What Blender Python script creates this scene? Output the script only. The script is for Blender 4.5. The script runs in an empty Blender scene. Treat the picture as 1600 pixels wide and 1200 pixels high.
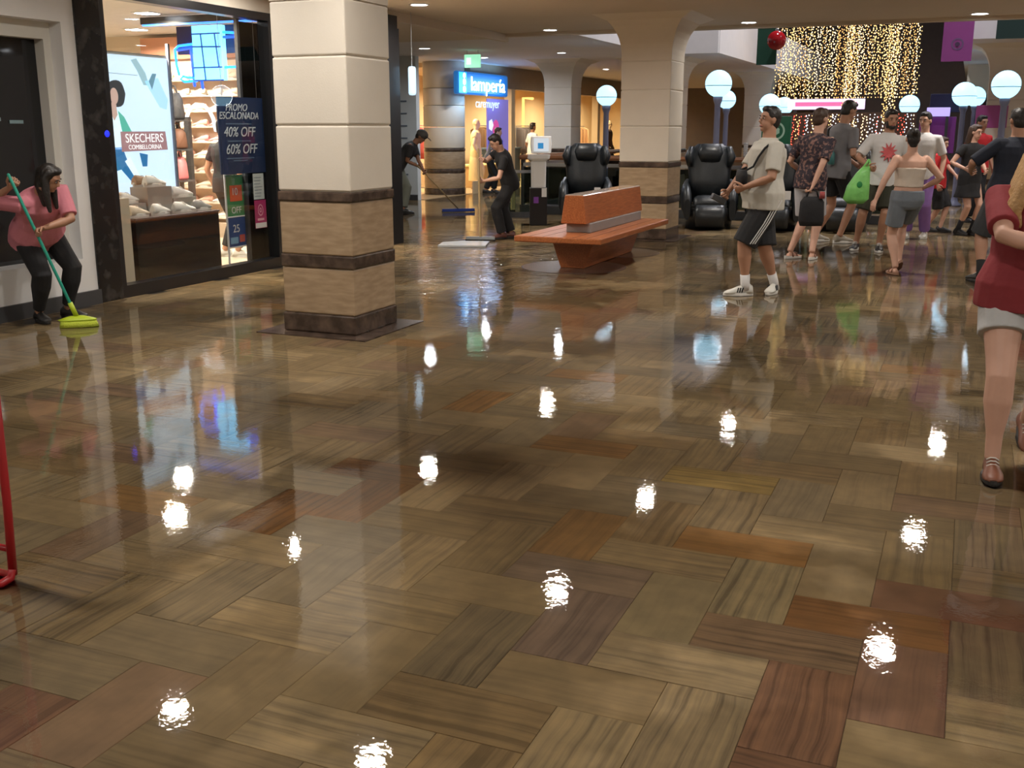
import bpy, bmesh, math, random
from mathutils import Vector as V, Matrix
random.seed(11)
R = math.radians
SC = bpy.context.scene
COL = SC.collection

# ------------------------------------------------------------------ camera, world, exposure
CAM_YAW, CAM_PITCH, CAM_H = 23.0, math.degrees(math.atan(400 / 1650)), 1.55
cam_data = bpy.data.cameras.new('camera')
cam_data.sensor_width = 36
cam_data.lens = 36 * 1650 / 1600
cam_data.clip_end = 200
cam = bpy.data.objects.new('camera', cam_data)
COL.objects.link(cam)
cam.location = (0, 0, CAM_H)
cam.rotation_euler = (R(90 - CAM_PITCH), 0, R(CAM_YAW))
SC.camera = cam
world = bpy.data.worlds.new('world')
SC.world = world
world.use_nodes = True
world.node_tree.nodes['Background'].inputs[0].default_value = (0.75, 0.78, 0.9, 1)
world.node_tree.nodes['Background'].inputs[1].default_value = 0.06
SC.view_settings.view_transform = 'Standard'
SC.view_settings.look = 'None'
SC.view_settings.gamma = 1
SC.view_settings.use_curve_mapping = False
SC.view_settings.exposure = 0.16
SC.cycles.max_bounces = 8
SC.cycles.diffuse_bounces = 4
SC.cycles.glossy_bounces = 4
SC.cycles.transparent_max_bounces = 16
SC.cycles.sample_clamp_indirect = 4
SC.cycles.caustics_reflective = False
SC.cycles.caustics_refractive = False
LAMP_W = 26.0          # watts of one ceiling downlight
SHOP_W = 110.0
STORE_W = 120.0

# ------------------------------------------------------------------ materials
MATS = {}
def nodes_of(name):
    m = bpy.data.materials.new(name)
    m.use_nodes = True
    nt = m.node_tree
    return m, nt, nt.nodes['Principled BSDF']

def mat(name, col, rough=0.55, metal=0.0, vary=0.12, vscale=6.0, bump=0.0, bscale=40.0, emit=None, estr=0.0, spec=0.5, coat=0.0):
    if name in MATS:
        return MATS[name]
    m, nt, p = nodes_of(name)
    N, L = nt.nodes, nt.links
    tc = N.new('ShaderNodeTexCoord')
    nz = N.new('ShaderNodeTexNoise')
    nz.inputs['Scale'].default_value = vscale
    nz.inputs['Detail'].default_value = 4
    L.new(tc.outputs['Object'], nz.inputs['Vector'])
    mx = N.new('ShaderNodeMix'); mx.data_type = 'RGBA'
    c = col
    mx.inputs['A'].default_value = (c[0] * (1 - vary), c[1] * (1 - vary), c[2] * (1 - vary), 1)
    mx.inputs['B'].default_value = (min(1, c[0] * (1 + vary)), min(1, c[1] * (1 + vary)), min(1, c[2] * (1 + vary)), 1)
    L.new(nz.outputs['Fac'], mx.inputs['Factor'])
    L.new(mx.outputs['Result'], p.inputs['Base Color'])
    p.inputs['Roughness'].default_value = rough
    p.inputs['Metallic'].default_value = metal
    p.inputs['Specular IOR Level'].default_value = spec
    p.inputs['Coat Weight'].default_value = coat
    if emit is not None:
        p.inputs['Emission Color'].default_value = (*emit, 1)
        p.inputs['Emission Strength'].default_value = estr
    if bump:
        nb = N.new('ShaderNodeTexNoise')
        nb.inputs['Scale'].default_value = bscale
        nb.inputs['Detail'].default_value = 3
        L.new(tc.outputs['Object'], nb.inputs['Vector'])
        b = N.new('ShaderNodeBump')
        b.inputs['Strength'].default_value = bump
        b.inputs['Distance'].default_value = 0.02
        L.new(nb.outputs['Fac'], b.inputs['Height'])
        L.new(b.outputs['Normal'], p.inputs['Normal'])
    MATS[name] = m
    return m

def glow(name, col, strength):
    return mat(name, (col[0] * .6, col[1] * .6, col[2] * .6), 0.4, vary=0.02, emit=col, estr=strength)

def two_tone(name, ca, cb, scale, lo=0.45, hi=0.55, rough=0.7, stretch=(1, 1, 1), detail=3):
    """patchy cloth or stone: two colours split by noise"""
    m, nt, p = nodes_of(name)
    N, L = nt.nodes, nt.links
    tc = N.new('ShaderNodeTexCoord')
    mp = N.new('ShaderNodeMapping')
    mp.inputs['Scale'].default_value = stretch
    nz = N.new('ShaderNodeTexNoise')
    nz.inputs['Scale'].default_value = scale
    nz.inputs['Detail'].default_value = detail
    cr = N.new('ShaderNodeValToRGB')
    cr.color_ramp.elements[0].position = lo; cr.color_ramp.elements[0].color = (*ca, 1)
    cr.color_ramp.elements[1].position = hi; cr.color_ramp.elements[1].color = (*cb, 1)
    L.new(tc.outputs['Object'], mp.inputs['Vector']); L.new(mp.outputs['Vector'], nz.inputs['Vector'])
    L.new(nz.outputs['Fac'], cr.inputs['Fac']); L.new(cr.outputs['Color'], p.inputs['Base Color'])
    p.inputs['Roughness'].default_value = rough
    MATS[name] = m
    return m

def thin_glass(name, tint=(1, 1, 1), refl=1.0, rough=0.0):
    m = bpy.data.materials.new(name); m.use_nodes = True
    nt = m.node_tree; N, L = nt.nodes, nt.links
    N.clear()
    o = N.new('ShaderNodeOutputMaterial'); mx = N.new('ShaderNodeMixShader')
    t = N.new('ShaderNodeBsdfTransparent'); t.inputs[0].default_value = (*tint, 1)
    g = N.new('ShaderNodeBsdfGlossy'); g.inputs['Roughness'].default_value = rough
    f = N.new('ShaderNodeFresnel'); f.inputs[0].default_value = 1.45
    mu = N.new('ShaderNodeMath'); mu.operation = 'MULTIPLY'; mu.inputs[1].default_value = refl
    L.new(f.outputs[0], mu.inputs[0]); L.new(mu.outputs[0], mx.inputs[0])
    L.new(t.outputs[0], mx.inputs[1]); L.new(g.outputs[0], mx.inputs[2]); L.new(mx.outputs[0], o.inputs[0])
    MATS[name] = m
    return m

def stone_tile_material(name, per_object):
    """striped sandstone tile; colour from the tile itself, veins run along its length (UV in metres)"""
    m, nt, p = nodes_of(name)
    N, L = nt.nodes, nt.links
    uv = N.new('ShaderNodeUVMap'); uv.uv_map = 'uv'
    if per_object:
        oi = N.new('ShaderNodeObjectInfo'); colour = oi.outputs['Color']; rnd = oi.outputs['Random']
    else:
        at = N.new('ShaderNodeAttribute'); at.attribute_name = 'tint'; colour = at.outputs['Color']; rnd = at.outputs['Alpha']
    mul = N.new('ShaderNodeMath'); mul.operation = 'MULTIPLY'; mul.inputs[1].default_value = 91.0
    L.new(rnd, mul.inputs[0])
    cmb = N.new('ShaderNodeCombineXYZ')
    L.new(mul.outputs[0], cmb.inputs[0]); L.new(mul.outputs[0], cmb.inputs[2])
    add = N.new('ShaderNodeVectorMath'); add.operation = 'ADD'
    L.new(uv.outputs[0], add.inputs[0]); L.new(cmb.outputs[0], add.inputs[1])
    warp = N.new('ShaderNodeTexNoise'); warp.inputs['Scale'].default_value = 3.0
    L.new(add.outputs[0], warp.inputs['Vector'])
    wv = N.new('ShaderNodeVectorMath'); wv.operation = 'SCALE'; wv.inputs['Scale'].default_value = 0.045
    L.new(warp.outputs['Color'], wv.inputs[0])
    ad2 = N.new('ShaderNodeVectorMath'); ad2.operation = 'ADD'
    L.new(add.outputs[0], ad2.inputs[0]); L.new(wv.outputs[0], ad2.inputs[1])
    mp = N.new('ShaderNodeMapping'); mp.inputs['Scale'].default_value = (0.9, 42.0, 1.0)
    L.new(ad2.outputs[0], mp.inputs['Vector'])
    st = N.new('ShaderNodeTexNoise'); st.inputs['Scale'].default_value = 1.0; st.inputs['Detail'].default_value = 5; st.inputs['Roughness'].default_value = 0.62
    L.new(mp.outputs[0], st.inputs['Vector'])
    cr = N.new('ShaderNodeValToRGB')
    e = cr.color_ramp.elements
    e[0].position = 0.36; e[0].color = (0.46, 0.46, 0.48, 1)
    e[1].position = 0.62; e[1].color = (1.12, 1.10, 1.03, 1)
    x = e.new(0.47); x.color = (0.86, 0.86, 0.87, 1)
    L.new(st.outputs['Fac'], cr.inputs['Fac'])
    # how strongly this tile is veined
    frac = N.new('ShaderNodeMath'); frac.operation = 'FRACT'; L.new(mul.outputs[0], frac.inputs[0])
    pw = N.new('ShaderNodeMath'); pw.operation = 'POWER'; pw.inputs[1].default_value = 0.8
    L.new(frac.outputs[0], pw.inputs[0])
    vm = N.new('ShaderNodeMix'); vm.data_type = 'RGBA'; vm.inputs['A'].default_value = (1, 1, 1, 1)
    L.new(pw.outputs[0], vm.inputs['Factor']); L.new(cr.outputs['Color'], vm.inputs['B'])
    cl = N.new('ShaderNodeTexNoise'); cl.inputs['Scale'].default_value = 9.0; cl.inputs['Detail'].default_value = 6
    L.new(add.outputs[0], cl.inputs['Vector'])
    cr2 = N.new('ShaderNodeValToRGB')
    cr2.color_ramp.elements[0].position = 0.3; cr2.color_ramp.elements[0].color = (0.80, 0.79, 0.78, 1)
    cr2.color_ramp.elements[1].position = 0.7; cr2.color_ramp.elements[1].color = (1.12, 1.08, 1.02, 1)
    L.new(cl.outputs['Fac'], cr2.inputs['Fac'])
    m1 = N.new('ShaderNodeMix'); m1.data_type = 'RGBA'; m1.blend_type = 'MULTIPLY'; m1.inputs['Factor'].default_value = 1
    L.new(colour, m1.inputs['A']); L.new(vm.outputs['Result'], m1.inputs['B'])
    m2 = N.new('ShaderNodeMix'); m2.data_type = 'RGBA'; m2.blend_type = 'MULTIPLY'; m2.inputs['Factor'].default_value = 1
    L.new(m1.outputs['Result'], m2.inputs['A']); L.new(cr2.outputs['Color'], m2.inputs['B'])
    L.new(m2.outputs['Result'], p.inputs['Base Color'])
    p.inputs['Roughness'].default_value = 0.62
    p.inputs['Specular IOR Level'].default_value = 0.25
    MATS[name] = m
    return m

def water_material():
    """a film of water: clear, mirror-like at a slant, rippled in patches, thinner to nothing where the floor has dried"""
    m = bpy.data.materials.new('water'); m.use_nodes = True
    nt = m.node_tree; N, L = nt.nodes, nt.links
    N.clear()
    o = N.new('ShaderNodeOutputMaterial'); mx = N.new('ShaderNodeMixShader')
    t = N.new('ShaderNodeBsdfTransparent'); t.inputs[0].default_value = (0.97, 0.96, 0.94, 1)
    g = N.new('ShaderNodeBsdfGlossy'); g.inputs['Roughness'].default_value = 0.025
    f = N.new('ShaderNodeFresnel'); f.inputs[0].default_value = 1.72
    tc = N.new('ShaderNodeTexCoord')
    n1 = N.new('ShaderNodeTexNoise'); n1.inputs['Scale'].default_value = 11.0; n1.inputs['Detail'].default_value = 4; n1.inputs['Roughness'].default_value = 0.55
    n2 = N.new('ShaderNodeTexNoise'); n2.inputs['Scale'].default_value = 1.1; n2.inputs['Detail'].default_value = 3
    n3 = N.new('ShaderNodeTexNoise'); n3.inputs['Scale'].default_value = 70.0; n3.inputs['Detail'].default_value = 2
    n4 = N.new('ShaderNodeTexNoise'); n4.inputs['Scale'].default_value = 0.8; n4.inputs['Detail'].default_value = 7; n4.inputs['Roughness'].default_value = 0.6
    for n in (n1, n2, n3, n4): L.new(tc.outputs['Object'], n.inputs['Vector'])
    # splash zone round the wet left aisle (where the water is being pushed about)
    sx = N.new('ShaderNodeVectorMath'); sx.operation = 'DISTANCE'; sx.inputs[1].default_value = (-6.3, 11.6, 0)
    L.new(tc.outputs['Object'], sx.inputs[0])
    zone = N.new('ShaderNodeMapRange'); zone.inputs['From Min'].default_value = 1.2; zone.inputs['From Max'].default_value = 4.2
    zone.inputs['To Min'].default_value = 1.0; zone.inputs['To Max'].default_value = 0.0
    L.new(sx.outputs['Value'], zone.inputs['Value'])
    pr = N.new('ShaderNodeMapRange'); pr.inputs['From Min'].default_value = 0.42; pr.inputs['From Max'].default_value = 0.66
    L.new(n2.outputs['Fac'], pr.inputs['Value'])
    # slow swell in the splash zone
    n5 = N.new('ShaderNodeTexNoise'); n5.inputs['Scale'].default_value = 2.6; n5.inputs['Detail'].default_value = 2; n5.inputs['Distortion'].default_value = 1.2
    L.new(tc.outputs['Object'], n5.inputs['Vector'])
    sw_ = N.new('ShaderNodeMath'); sw_.operation = 'MULTIPLY'; L.new(n5.outputs['Fac'], sw_.inputs[0]); L.new(zone.outputs[0], sw_.inputs[1])
    sw2 = N.new('ShaderNodeMath'); sw2.operation = 'MULTIPLY'; sw2.inputs[1].default_value = 9.0; L.new(sw_.outputs[0], sw2.inputs[0])
    # ripple height
    a1 = N.new('ShaderNodeMath'); a1.operation = 'MULTIPLY_ADD'; a1.inputs[1].default_value = 5.0
    b1 = N.new('ShaderNodeMath'); b1.operation = 'MULTIPLY_ADD'; b1.inputs[1].default_value = 0.55; b1.inputs[2].default_value = 0.12
    L.new(pr.outputs[0], b1.inputs[0])
    L.new(zone.outputs[0], a1.inputs[0]); L.new(b1.outputs[0], a1.inputs[2])
    h1 = N.new('ShaderNodeMath'); h1.operation = 'MULTIPLY_ADD'
    L.new(n1.outputs['Fac'], h1.inputs[0]); L.new(a1.outputs[0], h1.inputs[1]); L.new(sw2.outputs[0], h1.inputs[2])
    h2 = N.new('ShaderNodeMath'); h2.operation = 'MULTIPLY_ADD'; h2.inputs[1].default_value = 0.075
    L.new(n3.outputs['Fac'], h2.inputs[0]); L.new(h1.outputs[0], h2.inputs[2])
    bp = N.new('ShaderNodeBump'); bp.inputs['Strength'].default_value = 1.0; bp.inputs['Distance'].default_value = 0.0016
    L.new(h2.outputs[0], bp.inputs['Height'])
    L.new(bp.outputs['Normal'], g.inputs['Normal']); L.new(bp.outputs['Normal'], f.inputs['Normal'])
    wet = N.new('ShaderNodeMapRange'); wet.inputs['From Min'].default_value = 0.40; wet.inputs['From Max'].default_value = 0.46
    wet.inputs['To Min'].default_value = 0.74; wet.inputs['To Max'].default_value = 1.0
    L.new(n4.outputs['Fac'], wet.inputs['Value'])
    mu = N.new('ShaderNodeMath'); mu.operation = 'MULTIPLY'
    L.new(f.outputs[0], mu.inputs[0]); L.new(wet.outputs[0], mu.inputs[1])
    L.new(mu.outputs[0], mx.inputs[0]); L.new(t.outputs[0], mx.inputs[1]); L.new(g.outputs[0], mx.inputs[2])
    L.new(mx.outputs[0], o.inputs[0])
    MATS['water'] = m
    return m

# ------------------------------------------------------------------ mesh helpers
class MB:
    def __init__(self):
        self.v, self.f = [], []
    def add(self, vs, fs):
        o = len(self.v)
        self.v += [tuple(x) for x in vs]
        self.f += [tuple(i + o for i in q) for q in fs]
        return self
    def box(self, x0, x1, y0, y1, z0, z1):
        vs = [(x, y, z) for z in (z0, z1) for y in (y0, y1) for x in (x0, x1)]
        return self.add(vs, [(0, 2, 3, 1), (4, 5, 7, 6), (0, 1, 5, 4), (2, 6, 7, 3), (0, 4, 6, 2), (1, 3, 7, 5)])
    def obox(self, c, ax, ay, az):
        c, ax, ay, az = V(c), V(ax), V(ay), V(az)
        vs = [c + ax * i + ay * j + az * k for k in (-1, 1) for j in (-1, 1) for i in (-1, 1)]
        return self.add(vs, [(0, 2, 3, 1), (4, 5, 7, 6), (0, 1, 5, 4), (2, 6, 7, 3), (0, 4, 6, 2), (1, 3, 7, 5)])
    def rings(self, rings, cap=True, closed=True):
        n = len(rings[0])
        vs = [p for r in rings for p in r]
        fs = []
        for i in range(len(rings) - 1):
            for j in range(n if closed else n - 1):
                k = (j + 1) % n
                fs.append((i * n + j, i * n + k, (i + 1) * n + k, (i + 1) * n + j))
        if cap:
            fs.append(tuple(range(n))[::-1])
            fs.append(tuple((len(rings) - 1) * n + j for j in range(n)))
        return self.add(vs, fs)
    def loft(self, secs, n=14, power=2.0):
        """secs: (centre, half-axis a, half-axis b); superellipse sections"""
        rs = []
        for c, a, b in secs:
            c, a, b = V(c), V(a), V(b)
            r = []
            for j in range(n):
                t = 2 * math.pi * j / n
                x, y = math.cos(t), math.sin(t)
                if power != 2.0:
                    x = math.copysign(abs(x) ** (2 / power), x); y = math.copysign(abs(y) ** (2 / power), y)
                r.append(c + a * x + b * y)
            rs.append(r)
        return self.rings(rs)
    def tube(self, pts, rad, n=8, round_ends=False):
        pts = [V(p) for p in pts]
        if not hasattr(rad, '__len__'):
            rad = [rad] * len(pts)
        if round_ends:
            d0 = (pts[0] - pts[1]).normalized(); d1 = (pts[-1] - pts[-2]).normalized()
            pts = [pts[0] + d0 * rad[0] * .9, pts[0] + d0 * rad[0] * .5] + pts + [pts[-1] + d1 * rad[-1] * .5, pts[-1] + d1 * rad[-1] * .9]
            rad = [rad[0] * .35, rad[0] * .83] + list(rad) + [rad[-1] * .83, rad[-1] * .35]
        secs = []
        prev = None
        for i, p in enumerate(pts):
            t = (pts[min(i + 1, len(pts) - 1)] - pts[max(i - 1, 0)]).normalized()
            if prev is None:
                a = t.orthogonal().normalized()
            else:
                a = (prev - t * prev.dot(t)).normalized()
            prev = a
            b = t.cross(a)
            secs.append((p, a * rad[i], b * rad[i]))
        return self.loft(secs, n)
    def ell(self, c, a, b=None, d=None, n=14, m=9):
        """ellipsoid: radii tuple, or three half-axis vectors"""
        c = V(c)
        if b is None:
            a, b, d = V((a[0], 0, 0)), V((0, a[1], 0)), V((0, 0, a[2]))
        a, b, d = V(a), V(b), V(d)
        if a.cross(b).dot(d) < 0: a = -a
        vs, fs = [c - d], []
        for i in range(1, m):
            ph = -math.pi / 2 + math.pi * i / m
            for j in range(n):
                t = 2 * math.pi * j / n
                vs.append(c + (a * math.cos(t) + b * math.sin(t)) * math.cos(ph) + d * math.sin(ph))
        vs.append(c + d)
        for j in range(n):
            k = (j + 1) % n
            fs.append((0, 1 + k, 1 + j))
            for i in range(m - 2):
                fs.append((1 + i * n + j, 1 + i * n + k, 1 + (i + 1) * n + k, 1 + (i + 1) * n + j))
            fs.append((1 + (m - 2) * n + j, 1 + (m - 2) * n + k, len(vs) - 1))
        return self.add(vs, fs)
    def lathe(self, prof, c=(0, 0, 0), n=20, axis='z'):
        rs = []
        for r, h in prof:
            ring = []
            for j in range(n):
                t = 2 * math.pi * j / n
                if axis == 'z': ring.append((c[0] + r * math.cos(t), c[1] + r * math.sin(t), c[2] + h))
                elif axis == 'y': ring.append((c[0] + r * math.sin(t), c[1] + h, c[2] + r * math.cos(t)))
                else: ring.append((c[0] + h, c[1] + r * math.cos(t), c[2] + r * math.sin(t)))
            rs.append(ring)
        return self.rings(rs)
    def prism(self, poly, lo, hi, axis='z'):
        def at(p, h):
            return (p[0], p[1], h) if axis == 'z' else ((p[0], h, p[1]) if axis == 'y' else (h, p[0], p[1]))
        n = len(poly)
        vs = [at(p, lo) for p in poly] + [at(p, hi) for p in poly]
        fs = [tuple(range(n)), tuple(range(2 * n - 1, n - 1, -1))] + [(j, j + n, (j + 1) % n + n, (j + 1) % n) for j in range(n)]
        return self.add(vs, fs)
    def mesh(self, name, m, smooth=False, fix=True):
        me = bpy.data.meshes.new(name)
        me.from_pydata(self.v, [], self.f)
        if fix:
            bm = bmesh.new(); bm.from_mesh(me)
            bmesh.ops.recalc_face_normals(bm, faces=bm.faces)
            bm.to_mesh(me); bm.free()
        me.materials.append(m)
        if smooth:
            me.polygons.foreach_set('use_smooth', [len(q.vertices) < 5 for q in me.polygons])
        me.update()
        return me
    def build(self, name, m, parent=None, smooth=False, loc=None, bevel=0.0):
        o = bpy.data.objects.new(name, self.mesh(name, m, smooth))
        COL.objects.link(o)
        if parent is not None: o.parent = parent
        if loc is not None: o.location = loc
        if bevel:
            b = o.modifiers.new('bevel', 'BEVEL'); b.width = bevel; b.segments = 2; b.limit_method = 'ANGLE'
        return o

def empty(name, loc=(0, 0, 0), rz=0.0):
    o = bpy.data.objects.new(name, None)
    COL.objects.link(o)
    o.empty_display_size = 0.1
    o.location = loc; o.rotation_euler = (0, 0, R(rz))
    return o
def tag(o, label, cat, group=None, kind=None):
    o['label'] = label; o['category'] = cat
    if group: o['group'] = group
    if kind: o['kind'] = kind
    return o
def structure(o, label=None):
    o['kind'] = 'structure'
    if label: o['label'] = label
    return o
def copy_tree(o, parent=None):
    c = o.copy(); COL.objects.link(c); c.parent = parent
    for ch in list(o.children): copy_tree(ch, c)
    return c
def area(name, loc, power, size, col, rot=(0, 0, 0), parent=None, spread=160, shape='DISK', size_y=None):
    l = bpy.data.lights.new(name, 'AREA')
    l.energy = power; l.color = col; l.shape = shape; l.size = size; l.spread = R(spread)
    if size_y: l.shape = 'RECTANGLE'; l.size_y = size_y
    o = bpy.data.objects.new(name, l); COL.objects.link(o)
    o.location = loc; o.rotation_euler = rot
    if parent is not None: o.parent = parent
    return o
PENDING = []
def text(body, name, m, size, parent, loc, rot, depth=0.004, align='CENTER', xs=1.0, shear=0.0):
    c = bpy.data.curves.new(name, 'FONT')
    c.body = body; c.size = size; c.extrude = depth; c.align_x = align; c.align_y = 'CENTER'; c.shear = shear
    c.offset = 0.0
    tmp = bpy.data.objects.new('tmp', c); COL.objects.link(tmp)
    o = bpy.data.objects.new(name, bpy.data.meshes.new(name)); COL.objects.link(o)
    o.parent = parent; o.location = loc; o.rotation_euler = rot; o.scale = (xs, 1, 1)
    PENDING.append(('text', o, tmp, m))
    return o
FACE_X = (R(90), 0, R(90))      # lettering that faces the aisle (+x)
FACE_Y = (R(90), 0, 0)          # lettering that faces the viewer's end (-y)

# ------------------------------------------------------------------ surface materials
PLASTER = mat('plaster_warm', (0.60, 0.53, 0.44), 0.75, vary=0.05, vscale=2, bump=0.03, bscale=60)
CEIL = mat('ceiling_paint', (0.62, 0.55, 0.46), 0.8, vary=0.04, vscale=1.5)
CEIL2 = mat('ceiling_paint_lamplit', (0.72, 0.70, 0.73), 0.8, vary=0.05, vscale=1)  # cooler copy of the ceiling paint: bluish lamp light put into the colour
FASCIA = mat('fascia_paint', (0.74, 0.72, 0.72), 0.7, vary=0.04)
WHITE = mat('white_lacquer', (0.78, 0.78, 0.78), 0.35, vary=0.03)
OFFWHITE = mat('off_white_panel', (0.66, 0.65, 0.60), 0.5, vary=0.05)
BLACK = mat('black_frame', (0.012, 0.012, 0.014), 0.3, vary=0.1)
DARKGREY = mat('dark_grey', (0.045, 0.046, 0.05), 0.45)
STEEL = mat('brushed_steel', (0.45, 0.46, 0.48), 0.3, metal=0.9, vary=0.06)
LIMESTONE = mat('pillar_limestone', (0.72, 0.66, 0.57), 0.6, vary=0.05, vscale=5, bump=0.05, bscale=90)
TRAVERTINE = two_tone('pillar_travertine', (0.33, 0.235, 0.145), (0.44, 0.325, 0.21), 7, 0.35, 0.68, 0.3, (1, 1, 5), 5)
BROWNMARBLE = two_tone('dark_brown_marble', (0.045, 0.030, 0.023), (0.13, 0.088, 0.066), 9, 0.42, 0.72, 0.22, (1, 1, 1), 8)
BLACKMARBLE = two_tone('black_veined_marble', (0.010, 0.010, 0.011), (0.055, 0.052, 0.05), 7, 0.5, 0.72, 0.2, (1, 1, 1), 8)
GROUT = mat('grout', (0.12, 0.10, 0.075), 0.7)
CLEAR = thin_glass('clear_pane')
SHOPGLASS = thin_glass('shop_pane', (0.96, 0.97, 0.97), 0.16)
DARKGLASS = mat('dark_pane', (0.012, 0.013, 0.015), 0.04, vary=0.05)
BLUEGLASS = thin_glass('blue_tinted_pane', (0.45, 0.62, 0.75), 1.0)
RAILGLASS = thin_glass('rail_pane', (0.35, 0.42, 0.42), 1.0)
WOOD = two_tone('oiled_redwood', (0.27, 0.075, 0.022), (0.47, 0.155, 0.05), 5, 0.32, 0.7, 0.32, (18, 1.2, 18), 5)
WARMWALL = mat('warm_shop_wall', (0.72, 0.56, 0.34), 0.7, vary=0.12, vscale=1.5)
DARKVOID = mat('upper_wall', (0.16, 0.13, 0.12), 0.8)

# ------------------------------------------------------------------ the floor: herringbone of stone tiles
A_, X0_, Y0_ = 0.247, -0.91, 2.71
GAP = 0.0008
floor = MB().box(-14.2, 6.6, -4, 42, -0.12, -0.006).build('floor', GROUT)
structure(floor, 'wet herringbone floor of veined brown stone tiles')
BASES = [((0.300, 0.238, 0.150), 5), ((0.275, 0.218, 0.140), 5), ((0.335, 0.268, 0.175), 4), ((0.255, 0.212, 0.150), 4),
         ((0.300, 0.225, 0.135), 3), ((0.355, 0.290, 0.195), 2), ((0.275, 0.195, 0.140), 1), ((0.33, 0.205, 0.095), 0.35)]
ORANGE, DEEPORANGE, RUST, MAUVE, PALE = (0.37, 0.215, 0.085), (0.30, 0.155, 0.055), (0.255, 0.15, 0.10), (0.265, 0.205, 0.17), (0.375, 0.31, 0.20)
SPECIAL = {('H', 0, 4): ORANGE, ('H', -7, 5): DEEPORANGE, ('V', -6, 3): (0.31, 0.16, 0.06), ('V', -7, 2): DEEPORANGE, ('H', -4, 8): ORANGE, ('H', -1, 7): (0.36, 0.27, 0.1),
           ('V', -7, 10): ORANGE, ('H', 3, 3): RUST, ('H', 2, 2): (0.30, 0.16, 0.07), ('V', -1, 0): MAUVE, ('H', -2, 2): (0.28, 0.22, 0.17), ('V', -6, -5): RUST,
           ('H', 2, -2): RUST, ('V', 2, -1): (0.29, 0.17, 0.115), ('V', 3, 0): (0.30, 0.185, 0.135), ('H', 0, 0): PALE, ('V', 1, -2): PALE, ('V', 1, 2): (0.39, 0.335, 0.21),
           ('H', -1, -1): (0.34, 0.27, 0.16), ('V', -4, 5): PALE, ('V', -11, 10): PALE, ('V', 0, 1): (0.34, 0.29, 0.18)}
def tile_colour(key):
    if key in SPECIAL: return tuple(x * q for x, q in zip(SPECIAL[key], (1.32, 1.22, 1.12)))
    r = random.Random(hash((key[0] == 'H', key[1], key[2])) & 0xffffff)
    t = r.uniform(0, sum(w for _, w in BASES))
    for c, w in BASES:
        t -= w
        if t <= 0: break
    k = r.uniform(0.92, 1.08)
    return tuple(x * k * q for x, q in zip(c, (1.46, 1.36, 1.16)))
def tile_verts(w, h, up=True):
    """slab w long, h across, with eased top edges"""
    g, b = GAP, 0.002
    lo = [(g, g, -0.012), (w - g, g, -0.012), (w - g, h - g, -0.012), (g, h - g, -0.012)]
    mi = [(x, y, -0.0012) for x, y, _ in lo]
    hi = [(g + b, g + b, 0), (w - g - b, g + b, 0), (w - g - b, h - g - b, 0), (g + b, h - g - b, 0)]
    fs = [(8, 9, 10, 11)]
    for j in range(4):
        k = (j + 1) % 4
        fs += [(j, k, 4 + k, 4 + j), (4 + j, 4 + k, 8 + k, 8 + j)]
    return lo + mi + hi, fs
TILE_NEAR = stone_tile_material('stone_tile', True)
TILE_FAR = stone_tile_material('stone_tile_field', False)
tile_mesh = {}
for o_, (w_, h_) in (('H', (2 * A_, A_)), ('V', (A_, 2 * A_))):
    vs, fs = tile_verts(w_, h_)
    me = bpy.data.meshes.new('tile'); me.from_pydata(vs, [], fs); me.materials.append(TILE_NEAR)
    uvl = me.uv_layers.new(name='uv')
    for lp in me.loops:
        x, y, _ = vs[lp.vertex_index]
        uvl.data[lp.index].uv = (x, y) if o_ == 'H' else (y, x)
    me.update(); tile_mesh[o_] = me
keys = []
yaw = R(CAM_YAW); pit = R(CAM_PITCH)
fwd = V((-math.sin(yaw) * math.cos(pit), math.cos(yaw) * math.cos(pit), -math.sin(pit)))
rgt = V((math.cos(yaw), math.sin(yaw), 0)); upv = rgt.cross(fwd)
for i in range(-43, 31):
    for j in range(-27, 160):
        k = (i - j) % 4
        if k == 0: key, w_, h_ = ('H', i, j), 2 * A_, A_
        elif k == 3: key, w_, h_ = ('V', i, j), A_, 2 * A_
        else: continue
        x, y = X0_ + i * A_, Y0_ + j * A_
        if x < -7.2 - w_ * 0.6 and 4.0 < y < 12.8: continue
        if x + w_ > 6.5 or y + h_ > 41.9 or y < -3.9: continue
        d = V((x + w_ / 2, y + h_ / 2, -CAM_H)); z = d.dot(fwd)
        vis = z > 0.3 and abs(d.dot(rgt) / z) < 0.515 and -0.40 < d.dot(upv) / z < 0.37
        keys.append((0 if vis else 1, d.length, key, x, y))
keys.sort()
far_v, far_f, far_uv, far_c = [], [], [], []
for n_, (vis, dist, key, x, y) in enumerate(keys):
    c = tile_colour(key)
    if n_ < 300:
        o = bpy.data.objects.new('tile', tile_mesh[key[0]]); COL.objects.link(o)
        o.parent = floor; o.location = (x, y, random.uniform(-0.0006, 0.0003)); o.color = (*c, 1)
    else:
        w_, h_ = (2 * A_, A_) if key[0] == 'H' else (A_, 2 * A_)
        vs, fs = tile_verts(w_, h_)
        b = len(far_v); dz = random.uniform(-0.0006, 0.0003); rn = random.random()
        far_v += [(p[0] + x, p[1] + y, p[2] + dz) for p in vs]
        for q in fs:
            far_f.append(tuple(t + b for t in q))
            far_uv += [((vs[t][0], vs[t][1]) if key[0] == 'H' else (vs[t][1], vs[t][0])) for t in q]
            far_c += [(*c, rn)] * len(q)
me = bpy.data.meshes.new('tile_field'); me.from_pydata(far_v, [], far_f); me.materials.append(TILE_FAR)
uvl = me.uv_layers.new(name='uv'); uvl.data.foreach_set('uv', [t for u in far_uv for t in u])
ca = me.color_attributes.new('tint', 'FLOAT_COLOR', 'CORNER'); ca.data.foreach_set('color', [t for u in far_c for t in u])
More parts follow.
